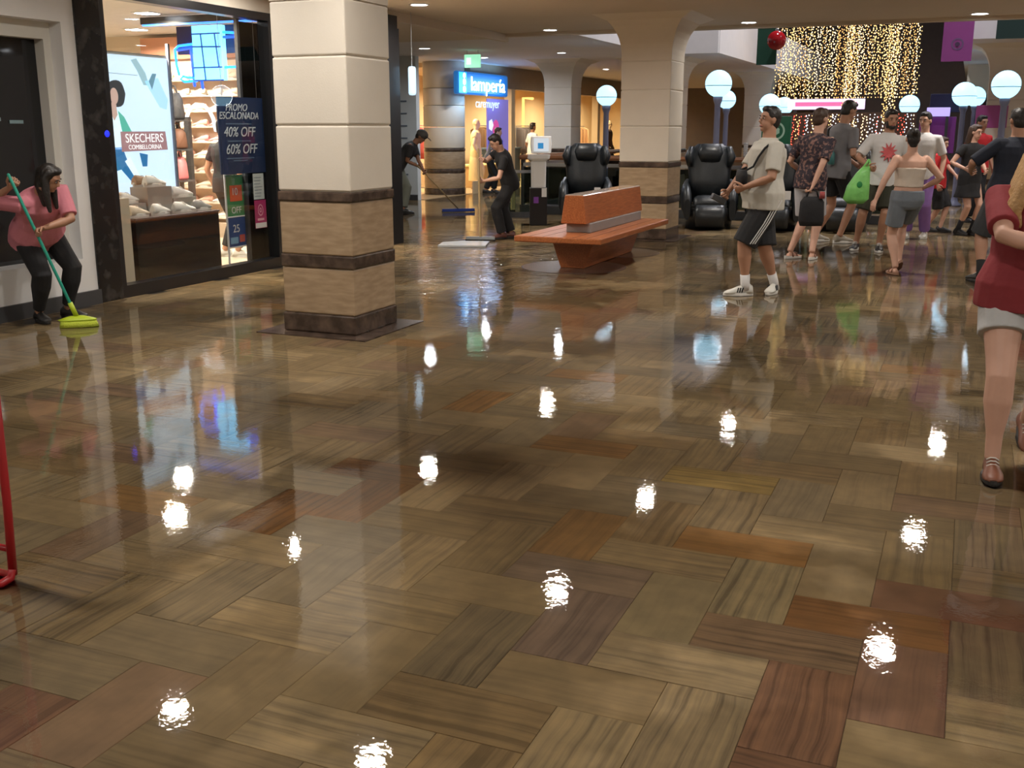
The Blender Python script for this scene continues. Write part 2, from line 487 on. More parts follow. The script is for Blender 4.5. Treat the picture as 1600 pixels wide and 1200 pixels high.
o = bpy.data.objects.new('tile_field', me); COL.objects.link(o); o.parent = floor; o['kind'] = 'stuff'
WATER_HOLES = [(-4.99, -4.03, 6.67, 7.61), (-4.75, -3.69, 14.51, 15.53), (-14.0, -7.13, -3.9, 12.98), (-12.1, -11.02, 22.55, 41.9), (-14.0, -11.7, 20.8, 41.9), (-9.1, -8.4, 23.25, 23.95), (-7.11, -6.09, 23.69, 24.71), (-5.97, -5.23, 30.63, 31.37), (0.18, 0.92, 22.23, 22.97)]
wx = sorted({-14.0, 6.45, *[h[0] for h in WATER_HOLES], *[h[1] for h in WATER_HOLES]}); wy = sorted({-3.9, 41.9, *[h[2] for h in WATER_HOLES], *[h[3] for h in WATER_HOLES]})
wb = MB()
for i in range(len(wx) - 1):
    for j in range(len(wy) - 1):
        cx_, cy_ = (wx[i] + wx[i + 1]) / 2, (wy[j] + wy[j + 1]) / 2
        if any(h[0] < cx_ < h[1] and h[2] < cy_ < h[3] for h in WATER_HOLES): continue
        wb.add([(wx[i], wy[j], .003), (wx[i + 1], wy[j], .003), (wx[i + 1], wy[j + 1], .003), (wx[i], wy[j + 1], .003)], [(0, 1, 2, 3)])
wat = wb.build('water_film', water_material())
bm_ = bmesh.new(); bm_.from_mesh(wat.data); bmesh.ops.remove_doubles(bm_, verts=bm_.verts, dist=1e-5); bmesh.ops.recalc_face_normals(bm_, faces=bm_.faces); bm_.to_mesh(wat.data); bm_.free()
tag(wat, 'shallow rippled sheet of water spread over the stone floor', 'water', kind='stuff')

# ------------------------------------------------------------------ ceilings, walls, upper storey
def slab(name, m, *b, label=None):
    return structure(MB().box(*b).build(name, m), label)
slab('ceiling', CEIL, -7.2, 6.6, -4, 16.8, 3.05, 3.9)
slab('ceiling', CEIL, -14.2, -7.2, 12.95, 16.8, 2.985, 3.9)
slab('ceiling', CEIL2, -14.2, -6.25, 16.8, 22.6, 3.05, 3.95)
slab('ceiling', CEIL2, -14.2, -5.04, 22.6, 42, 3.05, 3.95)
slab('ceiling', CEIL2, -0.25, 6.6, 20.9, 42, 3.05, 3.75)
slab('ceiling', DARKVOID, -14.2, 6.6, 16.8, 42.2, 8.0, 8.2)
slab('trim_1', FASCIA, -6.27, -6.18, 16.8, 22.6, 3.05, 3.97)
slab('trim_2', FASCIA, -6.27, -4.97, 22.52, 22.6, 3.05, 3.97)
slab('trim_3', FASCIA, -5.04, -4.95, 22.6, 42, 3.05, 3.97)
slab('trim_4', FASCIA, -0.33, 6.6, 20.80, 20.9, 3.05, 3.77)
slab('trim_5', FASCIA, -0.35, -0.25, 20.8, 42, 3.05, 3.77)
slab('trim_6', CEIL, -7.27, -7.19, 12.4, 16.8, 2.93, 3.06)
slab('trim_7', CEIL, -14.2, 6.6, 16.66, 16.8, 3.0, 3.9)
slab('wall_right', PLASTER, 6.5, 6.7, -4, 42, 0, 8)
slab('wall_back', PLASTER, -14.2, 6.7, -4.2, -4, 0, 3.9)
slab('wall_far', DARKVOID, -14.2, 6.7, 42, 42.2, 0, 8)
slab('wall_left', PLASTER, -7.45, -7.2, -4, 4.6, 0, 3.9)
slab('wall_left', PLASTER, -7.45, -7.2, 4.6, 10.25, 2.76, 3.9)
slab('wall_left', PLASTER, -14.4, -14.2, 12.8, 42, 0, 8)
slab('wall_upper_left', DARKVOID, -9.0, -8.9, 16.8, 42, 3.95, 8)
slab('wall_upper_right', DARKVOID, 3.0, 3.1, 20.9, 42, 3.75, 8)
slab('wall_far_right', PLASTER, -0.25, 6.5, 29.0, 29.2, 2.35, 3.05)
slab('wall_store_right', mat('store_wall_dark', (0.2, 0.17, 0.16), .6), 0.4, 6.5, 33.0, 33.2, 0.012, 2.6)  # plain dark grey-brown wall colour
slab('wall_upper_front', DARKVOID, -14.2, 6.6, 16.55, 16.65, 3.9, 8)

# closed store at far left: white surround, recessed dark glazing
w2 = structure(MB().box(-7.45, -7.4, 4.7, 7.1, 0.42, 2.3).build('window_2', DARKGLASS), 'dark unlit glazing of the closed shop in a white surround')
MB().box(-7.4, -7.17, 7.14, 7.29, 0.13, 2.76).build('frame', WHITE, w2)
MB().box(-7.4, -7.17, 4.6, 7.14, 2.42, 2.76).build('frame', WHITE, w2)
MB().box(-7.4, -7.17, 4.6, 7.14, 0.13, 0.42).build('sill', WHITE, w2)
MB().box(-7.42, -7.30, 7.06, 7.14, 0.42, 2.42).build('reveal', OFFWHITE, w2)
MB().box(-7.42, -7.30, 4.6, 7.06, 2.28, 2.42).build('reveal', OFFWHITE, w2)
MB().box(-7.46, -7.38, 4.6, 4.72, 0.42, 2.42).build('reveal', OFFWHITE, w2)
for y_, z_ in ((6.55, 1.62), (6.78, 1.60)):
    MB().box(-7.398, -7.392, y_ - .07, y_ + .07, z_ - .014, z_ + .014).build('decal', mat('pale_blue_print', (0.2, 0.3, 0.34), 0.6), w2)
structure(MB().box(-7.42, -7.14, 4.6, 7.3, 0, 0.13).build('baseboard_left', DARKGREY))
pil_ = MB().box(-7.42, -7.15, 7.29, 7.58, 0, 2.78).build('trim_8', BLACKMARBLE, bevel=0.006); structure(pil_, 'dark veined marble pilaster between the two shop fronts')

MB().lathe([(.001, .012), (.02, .010), (.03, 0), (.03, -.005)], (-7.15, 7.545, 1.50), 14, 'x').build('blue_indicator', glow('indicator_blue', (0.01, 0.02, 1.0), 2.0), pil_)
# shop front: black frame, large pane, open entrance beyond
w1 = structure(MB().box(-7.235, -7.225, 7.62, 10.1, 0.1, 2.69).build('window_1', SHOPGLASS), 'large clear shop window in a black frame')
for b in ((-7.30, -7.16, 7.58, 7.64, 0, 2.76), (-7.30, -7.16, 10.08, 10.25, 0, 2.76), (-7.30, -7.16, 7.64, 10.08, 0, 0.115), (-7.30, -7.16, 7.64, 10.08, 2.68, 2.76)):
    MB().box(*b).build('frame', BLACK, w1)
d1 = structure(MB().box(-7.345, -7.335, 9.78, 10.2, 0.05, 2.66).build('door_1', BLUEGLASS), 'blue tinted glass door slid open behind the window')
MB().box(-7.36, -7.32, 9.74, 9.78, 0.03, 2.68).build('frame', DARKGREY, d1)
slab('trim_9', BLACK, -7.40, -7.14, 12.6, 12.97, 0, 2.83, label='black pier at the end of the shop front')
slab('trim_10', BLACK, -7.40, -7.16, 10.25, 12.97, 2.72, 2.99)
slab('wall_left', PLASTER, -7.45, -7.2, 10.25, 12.97, 2.99, 3.9)
# shop room
SHOPWALL = mat('shop_wall', (0.70, 0.60, 0.47), 0.7, vary=0.05)
slab('wall_shop_end', SHOPWALL, -13.2, -7.4, 12.8, 12.95, 0, 3.0)
slab('wall_shop_near', SHOPWALL, -13.2, -7.42, 7.3, 7.42, 0, 3.0)
slab('wall_shop_rear', SHOPWALL, -13.3, -13.2, 7.3, 12.95, 0, 3.0)
slab('ceiling', mat('shop_ceiling', (0.62, 0.60, 0.57), 0.8), -13.2, -7.4, 7.3, 12.95, 2.86, 2.95)
structure(MB().box(-13.2, -7.24, 7.3, 12.8, -0.005, 0.012).build('floor_shop', mat('shop_floor_vinyl', (0.55, 0.47, 0.36), 0.3, vary=0.08)))
# corridor behind the shop
slab('wall_corridor', mat('corridor_white', (0.62, 0.66, 0.68), 0.5, vary=0.05), -14.2, -11.12, 20.9, 21.05, 0, 3.05)
slab('baseboard_corridor', DARKGREY, -14.2, -11.12, 20.86, 20.9, 0, 0.12)
for k in range(7):
    o = MB().box(-11.75 - .12 * (k % 2), -11.35, 20.888, 20.9, 2.1 - k * .26, 2.13 - k * .26).build('wall_lettering', mat('slate_print', (0.12, 0.15, 0.2), 0.6))
    o.parent = bpy.data.objects['wall_corridor']
# warm lit stores along the far left
slab('wall_store_rear', WARMWALL, -14.2, -14.1, 21.05, 42, 0, 3.0)
slab('wall_store_end', WARMWALL, -14.1, -11, 41.9, 42, 0, 3.0)
slab('trim_11', mat('store_header', (0.33, 0.25, 0.17), 0.6), -11.25, -11.0, 23.4, 42, 2.52, 3.05)
slab('floor_store', mat('store_floor', (0.5, 0.36, 0.2), 0.35), -14.1, -11.05, 21.05, 42, -0.004, 0.012)
for k, y_ in enumerate((26.0, 29.4, 33.0, 37.0)):
    slab('trim_%d' % (12 + k), WARMWALL, -11.2, -11.0, y_ - .12, y_ + .12, 0, 2.52)

# ------------------------------------------------------------------ pillars
def pillar(cx, cy, hw, label, plinth=True, round_=False, zt=3.05):
    root = empty('pillar', (cx, cy, 0))
    tag(root, label, 'pillar', 'stone-clad pillars of the mall')
    def block(name, m, z0, z1, d=0.0, dt=None, bev=0.012):
        h0 = hw + d; h1 = hw + (d if dt is None else dt)
        b = MB()
        if round_:
            b.lathe([(h0, z0), (h1, z1)], n=28)
        else:
            b.rings([[(-h, -h, z), (h, -h, z), (h, h, z), (-h, h, z)] for h, z in ((h0, z0), (h1, z1))])
        return b.build(name, m, root, bevel=bev, smooth=round_)
    if plinth:
        MB().box(-hw - .17, hw + .17, -hw - .15, hw + .15, 0, 0.009).build('plinth_slab', BROWNMARBLE, root)
    block('base_band', BROWNMARBLE, 0.009, 0.155, 0.008)
    block('stone_block', TRAVERTINE, 0.155, 0.51)
    block('dark_band', BROWNMARBLE, 0.51, 0.61, 0.006)
    block('stone_block', TRAVERTINE, 0.61, 1.01)
    block('dark_band', BROWNMARBLE, 1.01, 1.085, 0.008)
    for z0, z1 in ((1.085, 1.57), (1.57, 2.06), (2.06, 2.45)):
        block('white_block', LIMESTONE, z0 + .004, z1 - .004, 0.0)
    MB().box(-hw + .012, hw - .012, -hw + .012, hw - .012, 1.0, 2.5).build('core', LIMESTONE, root) if not round_ else None
    if round_:
        MB().lathe([(hw, 2.454), (hw, zt)], n=28).build('white_block', LIMESTONE, root, smooth=True)
    else:
        secs = []
        for k in range(9):
            t = k / 8; h = hw + .34 * (1 - math.sqrt(max(0, 1 - (max(0, t - .1) / .9) ** 2)))
            z = 2.454 + (zt - 2.454) * t
            secs.append([(-h, -h, z), (h, -h, z), (h, h, z), (-h, h, z)])
        MB().rings(secs).build('capital', LIMESTONE, root)
    return root
pillar(-4.51, 7.14, 0.318, 'large square pillar in front of the shoe shop, nearest of all pillars')
pillar(-4.22, 15.02, 0.355, 'square pillar right behind the wooden bench')
pillar(-11.55, 23.1, 0.49, 'round pillar beside the man in a cap with the long squeegee', plinth=False, round_=True)
pillar(-8.75, 23.6, 0.33, 'pale pillar behind the white screen terminal', plinth=False)
pillar(0.55, 22.6, 0.36, 'pillar behind the man in the navy shirt', plinth=False)
pillar(-5.6, 31.0, 0.36, 'far narrow pillar just left of the curtain of lights', plinth=False)
pillar(-6.6, 24.2, 0.5, 'wide pillar behind the globe lamp and the right-hand massage chair', plinth=False)

# ------------------------------------------------------------------ ceiling downlights
LENS = glow('downlight_lens', (0.93, 0.96, 1.0), 30)
TRIMW = mat('downlight_trim', (0.8, 0.8, 0.8), 0.4)
rim = MB().rings([[(r * math.cos(t * math.pi / 12), r * math.sin(t * math.pi / 12), z) for t in range(24)] for r, z in ((0.10, -0.004), (0.105, -0.012), (0.128, -0.012), (0.13, 0.0))], cap=False).mesh('trim_ring', TRIMW)
lens = MB().lathe([(0.001, -0.006), (0.10, -0.006), (0.10, 0.002)], n=24).mesh('lens', LENS)
def downlight(x, y, z, label, power=LAMP_W, s=1.0, col=(1.0, 0.92, 0.82)):
    root = empty('downlight', (x, y, z)); root.scale = (s, s, s)
    tag(root, label, 'ceiling light', 'round recessed downlights')
    for nm, me_ in (('trim_ring', rim), ('lens', lens)):
        o = bpy.data.objects.new(nm, me_); COL.objects.link(o); o.parent = root
    area('downlight_lamp', (0, 0, -0.02), power, 0.19, col, parent=root, spread=165)
ROWS = [(16.25, 'at the edge of the ceiling'), (12.35, 'in the row over the bench'), (9.3, 'in the row beyond the front pillar'), (6.0, 'in the row beside the front pillar'), (2.6, 'in the row over the camera'), (-1.0, 'in the rearmost row')]
COLS = [((-6.25, -6.5, -6.55, -5.5, -6.5, -6.5), 'along the shop front'), ((-3.15, -3.4, -3.45, -3.7, -3.6, -3.6), 'along the pillar line'), ((-0.06, -0.2, -0.33, -0.4, -0.4, -0.4), 'along the middle aisle'), ((3.0,) * 6, 'along the right aisle'), ((5.4,) * 6, 'along the right wall')]
for r_, (y_, rl) in enumerate(ROWS):
    for xs_, cl_ in COLS:
        downlight(xs_[r_], y_, 3.05, 'round recessed downlight %s, %s' % (rl, cl_))
downlight(-9.0, 14.6, 2.985, 'round recessed downlight in the corridor beyond the shop')
downlight(-9.9, 19.0, 3.05, 'round recessed downlight near the green exit sign', col=(0.9, 0.95, 1.0))
downlight(-10.0, 22.0, 3.05, 'added downlight for the round pillar, beside the blue store sign', s=0.8, col=(0.9, 0.93, 1.0))  # extra lamp added to brighten the dark round pillar
downlight(-7.9, 21.2, 3.05, 'small round downlight in the grey ceiling right of the blue sign', s=0.8, col=(0.86, 0.9, 1.0))
downlight(-9.0, 27.5, 3.05, 'far downlight over the warm lit stores', s=0.8)
downlight(-7.2, 33.0, 3.05, 'farthest downlight over the warm lit stores', s=0.8)
downlight(2.2, 24.5, 3.05, 'downlight beyond the void at right', col=(0.9, 0.92, 1.0))
downlight(1.0, 30.0, 3.05, 'far downlight beyond the purple board', col=(0.9, 0.92, 1.0))
for x_, y_, lb in ((-2.6, 19.5, 'added fill lamp high above the near end of the void'), (-2.6, 24.0, 'added fill lamp high above the curtain of lights'), (-2.6, 31.0, 'added fill lamp high above the far end of the void'), (2.5, 19.0, 'added fill lamp high at the right of the void')):
    downlight(x_, y_, 8.0, lb, power=190, s=2.0, col=(0.95, 0.93, 0.98))  # unseen lamps added under the roof to brighten the far area
# square lights of the shoe shop
for x_, y_, lb in ((-9.0, 10.3, 'square ceiling light of the shoe shop above the poster'), (-10.6, 11.9, 'square ceiling light of the shoe shop beside the neon sign'), (-8.1, 9.1, 'square ceiling light right behind the shop window'), (-8.15, 11.6, 'square ceiling light inside the shop entrance')):
    rt = empty('shop_light', (x_, y_, 2.86)); tag(rt, lb, 'ceiling light', 'square lights of the shoe shop')
    MB().box(-.13, .13, -.13, .13, -.012, 0).build('housing', TRIMW, rt)
    MB().box(-.1, .1, -.1, .1, -.016, -.011).build('lens', LENS, rt)
    area('shop_lamp', (0, 0, -.03), SHOP_W, .2, (1.0, 0.86, 0.68), parent=rt)
for y_ in (24.7, 27.7, 31.2, 35.0, 39.0):
    rt = empty('store_light', (-12.5, y_, 2.9)); tag(rt, {24.7: 'warm ceiling light over the low table under the blue sign', 27.7: 'warm ceiling light over the dark blue store counter', 31.2: 'warm ceiling light over the amber garments', 35.0: 'warm ceiling light over the dark brown counter', 39.0: 'warm ceiling light at the end of the store row'}[y_], 'ceiling light', 'warm store lights')
    MB().box(-.1, .1, -.6, .6, 0, .05).build('housing', TRIMW, rt)
    MB().box(-.08, .08, -.58, .58, -.008, .0).build('lens', glow('store_lens', (1.0, 0.78, 0.45), 6), rt)
    area('store_lamp', (0, 0, -.03), STORE_W, .2, (1.0, 0.82, 0.54), parent=rt, size_y=1.2)
slab('ceiling', WARMWALL, -14.1, -11.25, 23.2, 42, 2.95, 3.05)

# ------------------------------------------------------------------ wooden bench on dark floor discs
bench = empty('bench', (-3.98, 12.12, 0))
tag(bench, 'double-sided red-brown wooden bench with a centre backrest on the wet floor', 'bench')
def trapez(sec, y0, y1):
    return MB().prism(sec, y0, y1, 'y')
trapez([(-.20, .006), (.08, .006), (.20, .34), (-.32, .34)], -.86, 1.0).build('pedestal', WOOD, bench, bevel=.008)
MB().prism([(-.54, -1.42), (.46, -1.42), (.46, 1.36), (-.54, 1.36)], .34, .405, 'z').build('seat', WOOD, bench, bevel=.012)
for x_ in (-.36, -.2, .14, .3):
    MB().box(x_ - .003, x_ + .003, -1.415, 1.355, .4045, .4062).build('seat_joint', mat('joint_dark', (0.05, 0.02, 0.01), 0.8), bench)  # thin dark brown lines along the seat board joints
trapez([(-.15, .406), (.14, .406), (.14, .51), (-.15, .51)], -.82, 1.18).build('backrest_base', mat('grey_stone', (0.26, 0.245, 0.24), 0.5), bench, bevel=.006)
trapez([(-.18, .51), (.12, .51), (.085, .82), (-.135, .82)], -.92, 1.30).build('backrest', WOOD, bench, bevel=.008)
trapez([(-.135, .8205), (.085, .8205), (.077, .828), (-.127, .828)], -.91, 1.29).build('backrest_cap', mat('polished_cap', (0.55, 0.42, 0.34), 0.15, coat=.5), bench)
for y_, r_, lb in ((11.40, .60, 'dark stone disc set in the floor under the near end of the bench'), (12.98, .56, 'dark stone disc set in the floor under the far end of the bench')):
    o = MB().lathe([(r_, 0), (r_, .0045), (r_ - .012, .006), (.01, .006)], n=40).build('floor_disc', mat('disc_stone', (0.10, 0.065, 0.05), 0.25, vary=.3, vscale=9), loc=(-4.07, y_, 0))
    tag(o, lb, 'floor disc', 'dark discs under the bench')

# ------------------------------------------------------------------ shoes
def shoe_parts(L=0.27, high=0.0):
    """upper, sole, laces for a shoe pointing +y with its heel at y = 0"""
    up, so, la = MB(), MB(), MB()
    secs = []
    prof = [(0.005, .030, .085), (.03, .034, .105 + high), (.075, .034, .100 + high), (.11, .036, .092 + high * .4), (.145, .040, .082), (.19, .045, .062), (.23, .043, .050), (.255, .034, .040), (.268, .018, .030)]
    for y, w, h in prof:
        r = []
        for t in range(12):
            a = math.pi * t / 11
            r.append((math.cos(a) * w * (1 if h < .07 else 0.98 - .35 * max(0, math.sin(a)) ** 2), y * L / .27, .022 + math.sin(a) ** .75 * (h - .02) if 0 < t < 11 else .022))
        secs.append(r)
    up.rings(secs)
    n = 24; out = []
    for t in range(n):
        a = 2 * math.pi * t / n
        y = .135 + .142 * math.cos(a)
        w = (.047 if y > .13 else .039) * math.sin(a) * (1 - .12 * math.cos(a) ** 2)
        out.append((w, y * L / .27))
    so.rings([[(x, y, 0) for x, y in out], [(x * 1.03, y * 1.01, .012) for x, y in out], [(x * .98, y, .03 + .010 * max(0, 1 - y / .1)) for x, y in out]])
    for k in range(4):
        y = .115 + k * .02; z = .098 - k * .0115
        la.tube([(-.026, y, z - .012), (-.01, y + .004, z), (.01, y + .004, z), (.026, y, z - .012)], .0035, 5)
    return up, so, la
SHOECOL = {'white': (0.78, 0.76, 0.72), 'cream': (0.70, 0.58, 0.44), 'peach': (0.75, 0.42, 0.32), 'pink': (0.72, 0.30, 0.30), 'grey': (0.30, 0.29, 0.28), 'black': (0.03, 0.03, 0.035), 'tan': (0.38, 0.22, 0.12), 'blue': (0.35, 0.55, 0.7)}
SHOEMESH = {}
up_, so_, la_ = shoe_parts()
for cn, cc in SHOECOL.items():
    SHOEMESH[cn] = (up_.mesh('upper', mat('shoe_' + cn, cc, .55, vary=.15, vscale=20), True), so_.mesh('sole', mat('shoe_sole', (0.75, 0.72, 0.67), .5)), la_.mesh('laces', mat('shoe_laces', (0.7, 0.68, 0.64), .8), True))
def retail_shoe(loc, rz, colour, label, group, s=1.0, tilt=0.0):
    r = empty('sneaker', loc, rz); r.scale = (s, s, s); r.rotation_euler.x = R(tilt)
    tag(r, label, 'shoe', group)
    for nm, me_ in zip(('upper', 'sole', 'laces'), SHOEMESH[colour]):
        o = bpy.data.objects.new(nm, me_); COL.objects.link(o); o.parent = r
ORD = ['first', 'second', 'third', 'fourth', 'fifth', 'sixth', 'seventh', 'eighth', 'ninth', 'tenth', 'eleventh']
# shoe wall at the end of the shop
sw = empty('shoe_wall', (-9.65, 12.78, 0.012))
tag(sw, 'tall beige shelving wall full of sneakers at the end of the shoe shop', 'shelving')
MB().box(-1.6, 1.6, -.03, 0, 0, 2.5).build('back_panel', mat('shelf_panel', (0.74, 0.58, 0.44), .6), sw)
MB().box(-1.6, 1.6, -.30, 0, 0, .2).build('plinth', mat('shelf_plinth', (0.5, 0.4, 0.3), .6), sw)
MB().box(-1.6, 1.6, -.10, -.03, 2.5, 2.8).build('header', mat('orange_header', (0.62, 0.30, 0.18), .6), sw)
rowz = [2.20 - k * .215 for k in range(10)]
shelf_m = MB().box(-1.6, 1.6, -.17, -.03, -.012, 0).mesh('shelf', mat('shelf_board', (0.80, 0.68, 0.54), .45))
for z in rowz:
    o = bpy.data.objects.new('shelf', shelf_m); COL.objects.link(o); o.parent = sw; o.location = (0, 0, z)
for r_, z in enumerate(rowz):
    for c_ in range(11):
        x = -1.42 + c_ * .284
        cn = random.Random(r_ * 31 + c_).choice(['white', 'cream', 'cream', 'peach'] if r_ not in (3, 4) else ['pink', 'peach', 'cream'])
        retail_shoe((-9.65 + x + .10, 12.78 - .10, .012 + z + .001), 84 + (r_ * 7 + c_ * 5) % 13, cn, '%s sneaker on the shoe wall, %s shelf from top, %s from left' % (cn, ORD[r_], ORD[c_]), 'sneakers on the shoe wall')
# window display: beige box, black plinth, sneakers piled on both
bb = MB().box(-7.86, -7.40, 7.68, 8.02, .012, .90).build('display_box', mat('beige_laminate', (0.62, 0.55, 0.42), .4), bevel=.006)
tag(bb, 'beige display box at the left end of the shop window', 'display box')
bp = empty('display_plinth', (-7.6, 8.70, .012)); tag(bp, 'wide black glossy display plinth behind the shop window', 'display plinth')
MB().box(-.22, .22, -.64, .62, .04, .665).build('body', mat('black_gloss', (0.012, 0.016, 0.016), .45, spec=.12), bp, bevel=.006)
MB().box(-.20, .20, -.62, .60, 0, .04).build('toe_kick', BLACK, bp)
MB().box(-.23, .23, -.65, .63, .665, .685).build('top', mat('plinth_top', (0.10, 0.10, 0.10), .2), bp, bevel=.004)
ptop = .012 + .685
for k, (y, h, w) in enumerate(((8.29, .12, .10), (8.67, .27, .11), (9.06, .14, .10))):
    o = MB().box(-w, w, -.18, .18, 0, h).build('riser', mat('riser_grey', (0.25, 0.24, 0.22), .4), loc=(-7.70, y, ptop)); tag(o, '%s grey riser block on the black plinth' % ('low left', 'tall middle', 'low right')[k], 'riser', 'riser blocks on the plinth')
DISP = [(-7.48, 8.08, ptop, 5, 'cream', 'front left corner of the black plinth'), (-7.47, 8.40, ptop, 10, 'white', 'front edge of the black plinth, second from left'), (-7.48, 8.72, ptop, -6, 'white', 'middle of the front edge of the black plinth'),
        (-7.48, 9.03, ptop, 4, 'grey', 'front edge of the black plinth, near its right end'), (-7.66, 8.16, ptop + .12, 8, 'white', 'front of the low left riser'), (-7.77, 8.13, ptop + .12, 0, 'white', 'back of the low left riser'),
        (-7.65, 8.52, ptop + .27, 0, 'white', 'front of the tall middle riser'), (-7.77, 8.50, ptop + .27, 0, 'tan', 'back of the tall middle riser'), (-7.66, 8.92, ptop + .14, -3, 'white', 'front of the low right riser'), (-7.77, 8.92, ptop + .14, 2, 'grey', 'back of the low right riser'),
        (-7.47, 7.70, .90, 4, 'cream', 'front of the beige box'), (-7.60, 7.70, .90, -3, 'white', 'middle of the beige box'), (-7.73, 7.70, .90, 3, 'white', 'back of the beige box')]
for x, y, z, rz, cn, lb in DISP:
    retail_shoe((x, y, z + .001), rz, cn, '%s sneaker on the %s' % (cn, lb), 'sneakers in the window display', 1.12)

# backlit poster
po = empty('lightbox_poster', (-7.92, 8.35, .012))
tag(po, 'tall backlit poster of a woman in a green jacket behind the shop window', 'poster')
MB().box(-.10, -.012, -.03, .99, .0, 2.28).build('cabinet', mat('lightbox_cabinet', (0.6, 0.58, 0.52), .4), po)
MB().box(-.012, 0, 0, .96, .84, 2.25).build('lit_face', glow('poster_face', (0.62, 0.80, 0.95), 1.08), po)
MB().box(-.012, 0.02, .965, .995, .1, 2.4).build('side_post', mat('grey_post', (0.18, 0.19, 0.24), .4), po)
def ink(name, poly, m, lvl=1):
    MB().prism([(y, z - .012) for y, z in poly], .0005, .0005 + .0012 * lvl, 'x').build(name, m, po)
def disc(cy, cz, ry, rz, n=18, wob=0.0):
    return [(cy + ry * (1 + wob * math.sin(5 * t)) * math.cos(2 * math.pi * t / n), cz + rz * (1 + wob * math.sin(7 * t)) * math.sin(2 * math.pi * t / n)) for t in range(n)]
def lit(n, c, s=.55): return glow('poster_' + n, c, s)
ink('printed_legs', [(.0, 1.36), (.20, 1.36), (.27, 1.20), (.42, 1.0), (.34, .97), (.16, 1.14), (.06, 1.12), (.02, 1.2)], lit('denim', (0.03, 0.22, 0.52), .6))
ink('printed_leg', [(.44, 1.30), (.56, 1.28), (.54, 1.16), (.47, 1.16)], lit('denim', (0.03, 0.22, 0.52), .6))
ink('printed_shirt', [(.01, 1.34), (.20, 1.34), (.22, 1.55), (.18, 1.72), (.10, 1.74), (.03, 1.7)], lit('shirt', (0.75, 0.93, 1.0), 1.0))
ink('printed_sleeve', [(.18, 1.72), (.26, 1.66), (.36, 1.50), (.44, 1.42), (.38, 1.40), (.29, 1.47), (.24, 1.44), (.21, 1.55)], lit('jacket', (0.12, 0.58, 0.46), .7), 2)
ink('printed_sleeve', [(.0, 1.70), (.07, 1.72), (.09, 1.55), (.06, 1.40), (.0, 1.38)], lit('jacket', (0.12, 0.58, 0.46), .7), 2)
ink('printed_hair', disc(.17, 1.885, .135, .135, 22, .05), lit('hair', (0.05, 0.06, 0.07), .5), 2)
ink('printed_face', disc(.145, 1.86, .055, .08), lit('skin', (0.62, 0.43, 0.36), .8), 3)
ink('printed_neck', [(.10, 1.80), (.16, 1.79), (.17, 1.68), (.12, 1.62), (.08, 1.70)], lit('skin', (0.62, 0.43, 0.36), .8), 3)
ink('printed_shape', [(.60, 2.02), (.80, 2.06), (.93, 1.84), (.90, 1.74), (.80, 1.76)], lit('swash', (0.42, 0.72, 0.96), 1.0))
ink('printed_shape', [(.42, 2.22), (.50, 2.24), (.62, 2.10), (.66, 1.98), (.58, 1.98), (.50, 2.12)], lit('swash2', (0.36, 0.58, 0.66), .8))
ink('printed_shape', [(.66, 2.02), (.72, 2.10), (.78, 2.10), (.74, 2.02), (.70, 1.94)], lit('swash3', (0.16, 0.34, 0.46), .7), 2)
ink('printed_line', [(.05, 2.085), (.5, 2.075), (.5, 2.07), (.05, 2.08)], lit('line', (0.3, 0.4, 0.42), .5))
ink('printed_hem', [(.22, 1.22), (.30, 1.26), (.46, 1.0), (.40, .98)], lit('shirt', (0.75, 0.93, 1.0), 1.0), 2)
ink('brand_label', [(.19, 1.515), (.85, 1.515), (.87, 1.325), (.19, 1.315)], lit('label', (0.36, 0.20, 0.21), .85), 3)
INKW = glow('poster_lettering', (1, 1, 1), 1.0)
text('SKECHERS', 'brand_lettering', INKW, .125, po, (.006, .53, 1.432), FACE_X, .001, xs=.98)
text('COMBELLORINA', 'brand_lettering', INKW, .066, po, (.006, .53, 1.345), FACE_X, .001, xs=1.0)

# neon sign in the shop
ne = empty('neon_sign', (-9.16, 11.6, 2.51)); tag(ne, 'glowing blue neon lantern-shaped sign hanging in the shoe shop', 'neon sign')
CY, BL = glow('neon_cyan', (0.16, 0.62, 1.0), 2.6), glow('neon_blue', (0.01, 0.06, 1.0), 3.6)
NB = glow('neon_deep', (0.0, 0.05, 0.45), 0.5)
MB().box(-.235, .225, -.05, .05, -.36, .32).build('lit_panel', CY, ne, bevel=.01)
for pts in ([(-.235, .215), (.215, .215)], [(-.235, .06), (.215, .05)], [(-.235, -.2), (.22, -.2)], [(-.09, .215), (-.05, -.36)], [(.13, .215), (.17, -.2)], [(-.235, -.36), (.23, -.36)]):
    MB().tube([(pts[0][0], -.054, pts[0][1]), (pts[1][0], -.054, pts[1][1])], .009, 6).build('outline_bar', NB, ne)
for pts in ([(-.24, .10), (-.50, .08), (-.56, .04), (-.55, -.16), (-.52, -.28)], [(-.24, .06), (-.52, .03)], [(-.24, -.33), (-.46, -.30), (-.50, -.335), (-.44, -.37), (-.24, -.36)], [(-.30, .05), (-.28, -.42)],
            [(.22, .23), (.48, .21), (.55, .19), (.58, .0), (.56, -.20), (.22, -.20)], [(.22, .17), (.46, .17)], [(.52, .20), (.54, -.19)], [(-.16, -.36), (-.15, -.46)]):
    MB().tube([(x, 0, z) for x, z in pts], .017, 8, True).build('neon_tube', BL if len(pts) < 4 else glow('neon_mid', (0.02, 0.24, 1.0), 3.4), ne, smooth=True)
MB().box(-.60, .70, .10, .13, -.02, .33).build('backing_panel', mat('navy_panel', (0.01, 0.012, 0.07), .4), ne)
for x_ in (-.15, .15): MB().tube([(x_, 0, .3), (x_, 0, .345)], .004, 5).build('hanger', STEEL, ne)
